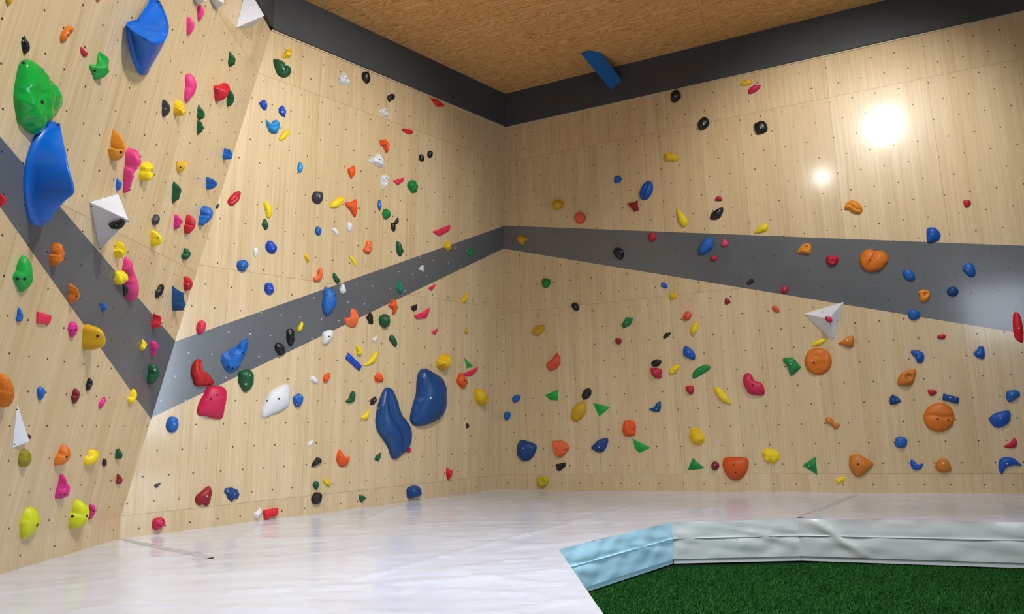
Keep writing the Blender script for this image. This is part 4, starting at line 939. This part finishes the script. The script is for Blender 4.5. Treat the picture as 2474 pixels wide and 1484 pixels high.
B|black|s|.5|1820,674 1821,681 1814,687 1806,688 1804,684 1810,677|1812,682|tiny black hold near the stripe's lower edge
B|gold|k|.5|1617,713 1626,708 1636,714 1633,722 1621,724||small yellow pebble hold under the stripe
B|crimson|s|.6|1897,690 1904,697 1904,705 1895,709 1886,706 1889,697|1896,698|crimson dome hold on the stripe's lower edge
B|darkred|s|.5|1752,720 1759,722 1765,730 1758,736 1751,735||small dark red drop hold under the stripe
B|salmonred|s|.5|1868,739 1876,739 1883,748 1882,756 1873,754 1865,745|1874,747|small salmon bean hold left of the white pyramid
B|salmonred|s|.5|1662,752 1671,757 1671,767 1662,775 1651,775 1650,765 1654,756|1656,766|salmon disc-like nut hold above the yellow drop
B|yellow|k|.5|1683,776 1687,784 1685,800 1675,807 1667,803 1672,788||yellow drop hold below the salmon nut
B|yellow|s|.5|1996,818 1994,825 1981,834 1964,837 1961,833 1970,825 1984,819||slim yellow leaf hold above the orange disc
B|royal2|s|.5|1652,836 1664,838 1678,852 1680,865 1676,870 1662,865 1650,857|1664,851|blue heart-like hold above the green pod
B|yellow|k|.5|1641,881 1642,888 1632,900 1619,906 1616,900 1624,887||small yellow leaf hold right of the crimson cup
B|green3|s|.45|1700,882 1717,885 1712,895 1695,905 1679,915 1673,912 1677,896|1690,893|green pod hold under the blue heart-like hold
B|crimson|s|.6|1656,935 1674,932 1677,945 1672,954 1664,952|1668,942|small crimson cup hold left of the yellow caterpillar
B|yellow|r|.5|1725,936 1738,935 1752,950 1762,965 1768,978 1755,975 1740,965||yellow caterpillar hold between two crimson ones
B|magentared|s|.5|1800,902 1815,903 1823,918 1840,925 1848,942 1847,953 1835,956 1810,951 1800,935 1795,918|1818,931|big crimson peanut hold on the right wall
B|green3|s|.5|1891,869 1905,864 1920,869 1932,884 1935,889 1920,903 1910,908 1903,888|1910,880|green half-moon hold left of the plain orange disc
B|orange|k|.25|1977,840 2000,849 2010,873 2000,897 1977,906 1953,897 1944,873 1953,849|1966,876|large orange disc hold with faint swirls, left of an amber drop
B|gold|f|.4|1670,1034 1688,1035 1702,1055 1703,1068 1690,1077 1672,1072 1664,1055||yellow cube-like boulder hold above a green triangle
B|yellow|f|.4|1850,1083 1868,1085 1883,1095 1885,1108 1870,1122 1850,1113 1840,1095||yellow slab hold low on the wall, right of the orange bucket
B|green3|t|.4|1674,1107 1702,1132 1661,1137||green triangle hold standing next to the maroon ball
B|maroon|s|.7|1728,1115 1736,1119 1738,1127 1734,1134 1727,1137 1720,1133 1718,1124 1722,1117|1727,1124|small maroon ball hold left of the orange bucket
B|burnt|s|.35|1755,1104 1795,1104 1809,1110 1809,1130 1800,1150 1785,1161 1770,1161 1755,1150 1746,1130 1746,1112|1772,1123 1777,1142|large burnt orange bucket hold with a flat top
B|green3|t|.4|1970,1104 1975,1148 1939,1125|1955,1126|green triangle hold left of the amber rounded triangle
B|yellow|f|.5|2018,1158 2030,1152 2044,1153 2040,1163 2022,1169||small yellow hold closest to the mat on the right wall
B|amber2|s|.5|2001,1008 2010,1012 2016,1022 2028,1024 2029,1031 2018,1037 2005,1026 1994,1022 1994,1012||small brownish orange hook hold mid wall
B|amber|g150|.5|2040,497 2050,485 2065,484 2080,495 2084,510 2075,518 2058,513 2050,507 2040,507|2061,500|amber eye hold high on the right wall
B|crimson|s|.6|2327,485 2340,483 2346,491 2338,502 2330,500||small crimson hold alone high at the far side of the right wall
B|royal2|s|.5|2240,552 2255,549 2268,558 2273,570 2268,580 2255,587 2241,588 2238,570|2252,566|blue tulip hold on the stripe's upper edge
B|orange|g70|.35|2103,602 2115,607 2133,606 2147,620 2145,636 2128,653 2105,658 2087,652 2076,636 2076,620 2088,605|2103,629|big orange double dome hold on the grey stripe
B|blue|s|.5|2180,655 2195,651 2208,660 2211,673 2205,680 2190,677 2183,668|2200,668|blue pebble hold right of the orange double dome
B|blue|s|.5|2325,645 2337,635 2350,638 2357,655 2355,668 2342,670 2326,655|2339,652|blue pebble hold, farthest right of those on the stripe
B|amber|j|.5|2217,706 2225,701 2240,700 2248,708 2246,720 2236,731 2222,727 2222,715|2234,713|small amber curl hold on the stripe between blue pebbles
B|deepblue|s|.5|2290,697 2302,692 2313,697 2316,708 2308,717 2295,716 2287,707|2300,705|dark blue round hold right of the small amber curl
B|blue|s|.5|2195,752 2210,748 2223,756 2224,765 2215,773 2200,773 2193,763|2209,763|blue bowl hold on the stripe's lower edge
B|brightred|s|.45|2450,754 2463,758 2470,780 2473,805 2472,828 2460,826 2450,812 2447,780|2461,793|long bright red vertical hold at the picture's edge
B|crimson|s|.6|2265,811 2275,808 2285,810 2284,817 2275,820 2264,817||small crimson flat hold under the stripe's lower edge
B|amber2|s|.5|2050,812 2062,811 2064,825 2060,840 2045,840 2035,834 2025,830 2037,822|2048,822|amber drop hold below the white pyramid
B|royal2|s|.5|2200,848 2215,846 2230,853 2233,866 2228,877 2216,878 2210,865 2200,854|2219,862|blue kidney hold above the amber shell
B|royal2|s|.5|2372,836 2378,842 2380,862 2372,868 2355,860 2352,852 2360,845 2364,838|2365,853|blue three-lobed hold high at the far side below the stripe
B|amber2|j|.5|2182,898 2200,892 2214,892 2211,910 2203,930 2185,933 2168,930 2170,910|2191,914|amber shell hold with a pocket under the blue kidney
B|crimson|s|.6|2241,943 2252,941 2264,948 2256,955 2247,957||small crimson hold left of the navy bar
B|navy|p|.5|2279,951 2318,961 2315,976 2276,966|2295,961|navy straight bar hold above the orange disc
B|navy|f|.5|2155,953 2170,960 2178,970 2165,977 2150,978 2149,962|2167,967|dark blue triangular hold left of the orange grooved disc
B|orange|g5|.25|2269,973 2296,983 2306,1008 2296,1034 2269,1044 2242,1034 2231,1008 2243,983|2266,1013 2291,1015|large orange disc hold with a curved groove
B|blue|s|.5|2430,948 2445,943 2460,945 2465,955 2455,964 2440,972 2431,966|2445,953|blue bean hold above the big blue clam
B|royal2|s|.4|2390,1013 2400,1000 2425,992 2440,993 2442,1008 2435,1024 2415,1034 2400,1030|2417,1010|big blue clam hold at the far side of the right wall
B|blue|s|.5|2166,1057 2180,1055 2192,1062 2190,1078 2175,1083 2162,1077 2161,1065|2174,1068|blue rounded cube hold below the dark blue triangular one
B|crimson|s|.5|2450,1059 2457,1066 2455,1080 2440,1083 2424,1079 2440,1070|2449,1073|crimson fin hold above the blue bird-wing hold
B|amber2|s|.4|2055,1100 2075,1098 2100,1112 2110,1122 2095,1140 2078,1153 2065,1150 2052,1130 2051,1110|2073,1122|big amber rounded triangle hold low on the right wall
B|royal2|s|.5|2199,1114 2205,1111 2218,1122 2230,1120 2226,1132 2213,1137 2202,1130|2212,1122|small blue beak hold left of the amber gumdrop
B|amber2|s|.5|2277,1108 2290,1112 2299,1128 2298,1140 2270,1141 2259,1130 2265,1115|2279,1120|amber gumdrop hold low below the orange grooved disc
B|royal2|s|.5|2415,1110 2430,1104 2450,1108 2468,1122 2469,1126 2450,1125 2432,1130 2425,1140 2420,1146 2412,1135 2412,1120|2432,1120|blue bird-wing hold low at the far side of the right wall
"""
PL = {'A': (PA, 'holds on the back wall'), 'B': (PB, 'holds on the right wall'), 'C': (PC, 'holds on the overhanging wall')}
for i, row in enumerate(r for r in HOLDS.strip().splitlines() if r.strip()):
    wl, col, st, dp, pts_, bl_, label = row.split('|')
    q = [tuple(map(float, p.split(','))) for p in pts_.split()]
    bb = [tuple(map(float, p.split(','))) for p in bl_.split()]
    P, grp = PL[wl]
    build_hold(P, col, st, float(dp), q, bb, label, grp, 11 + i)
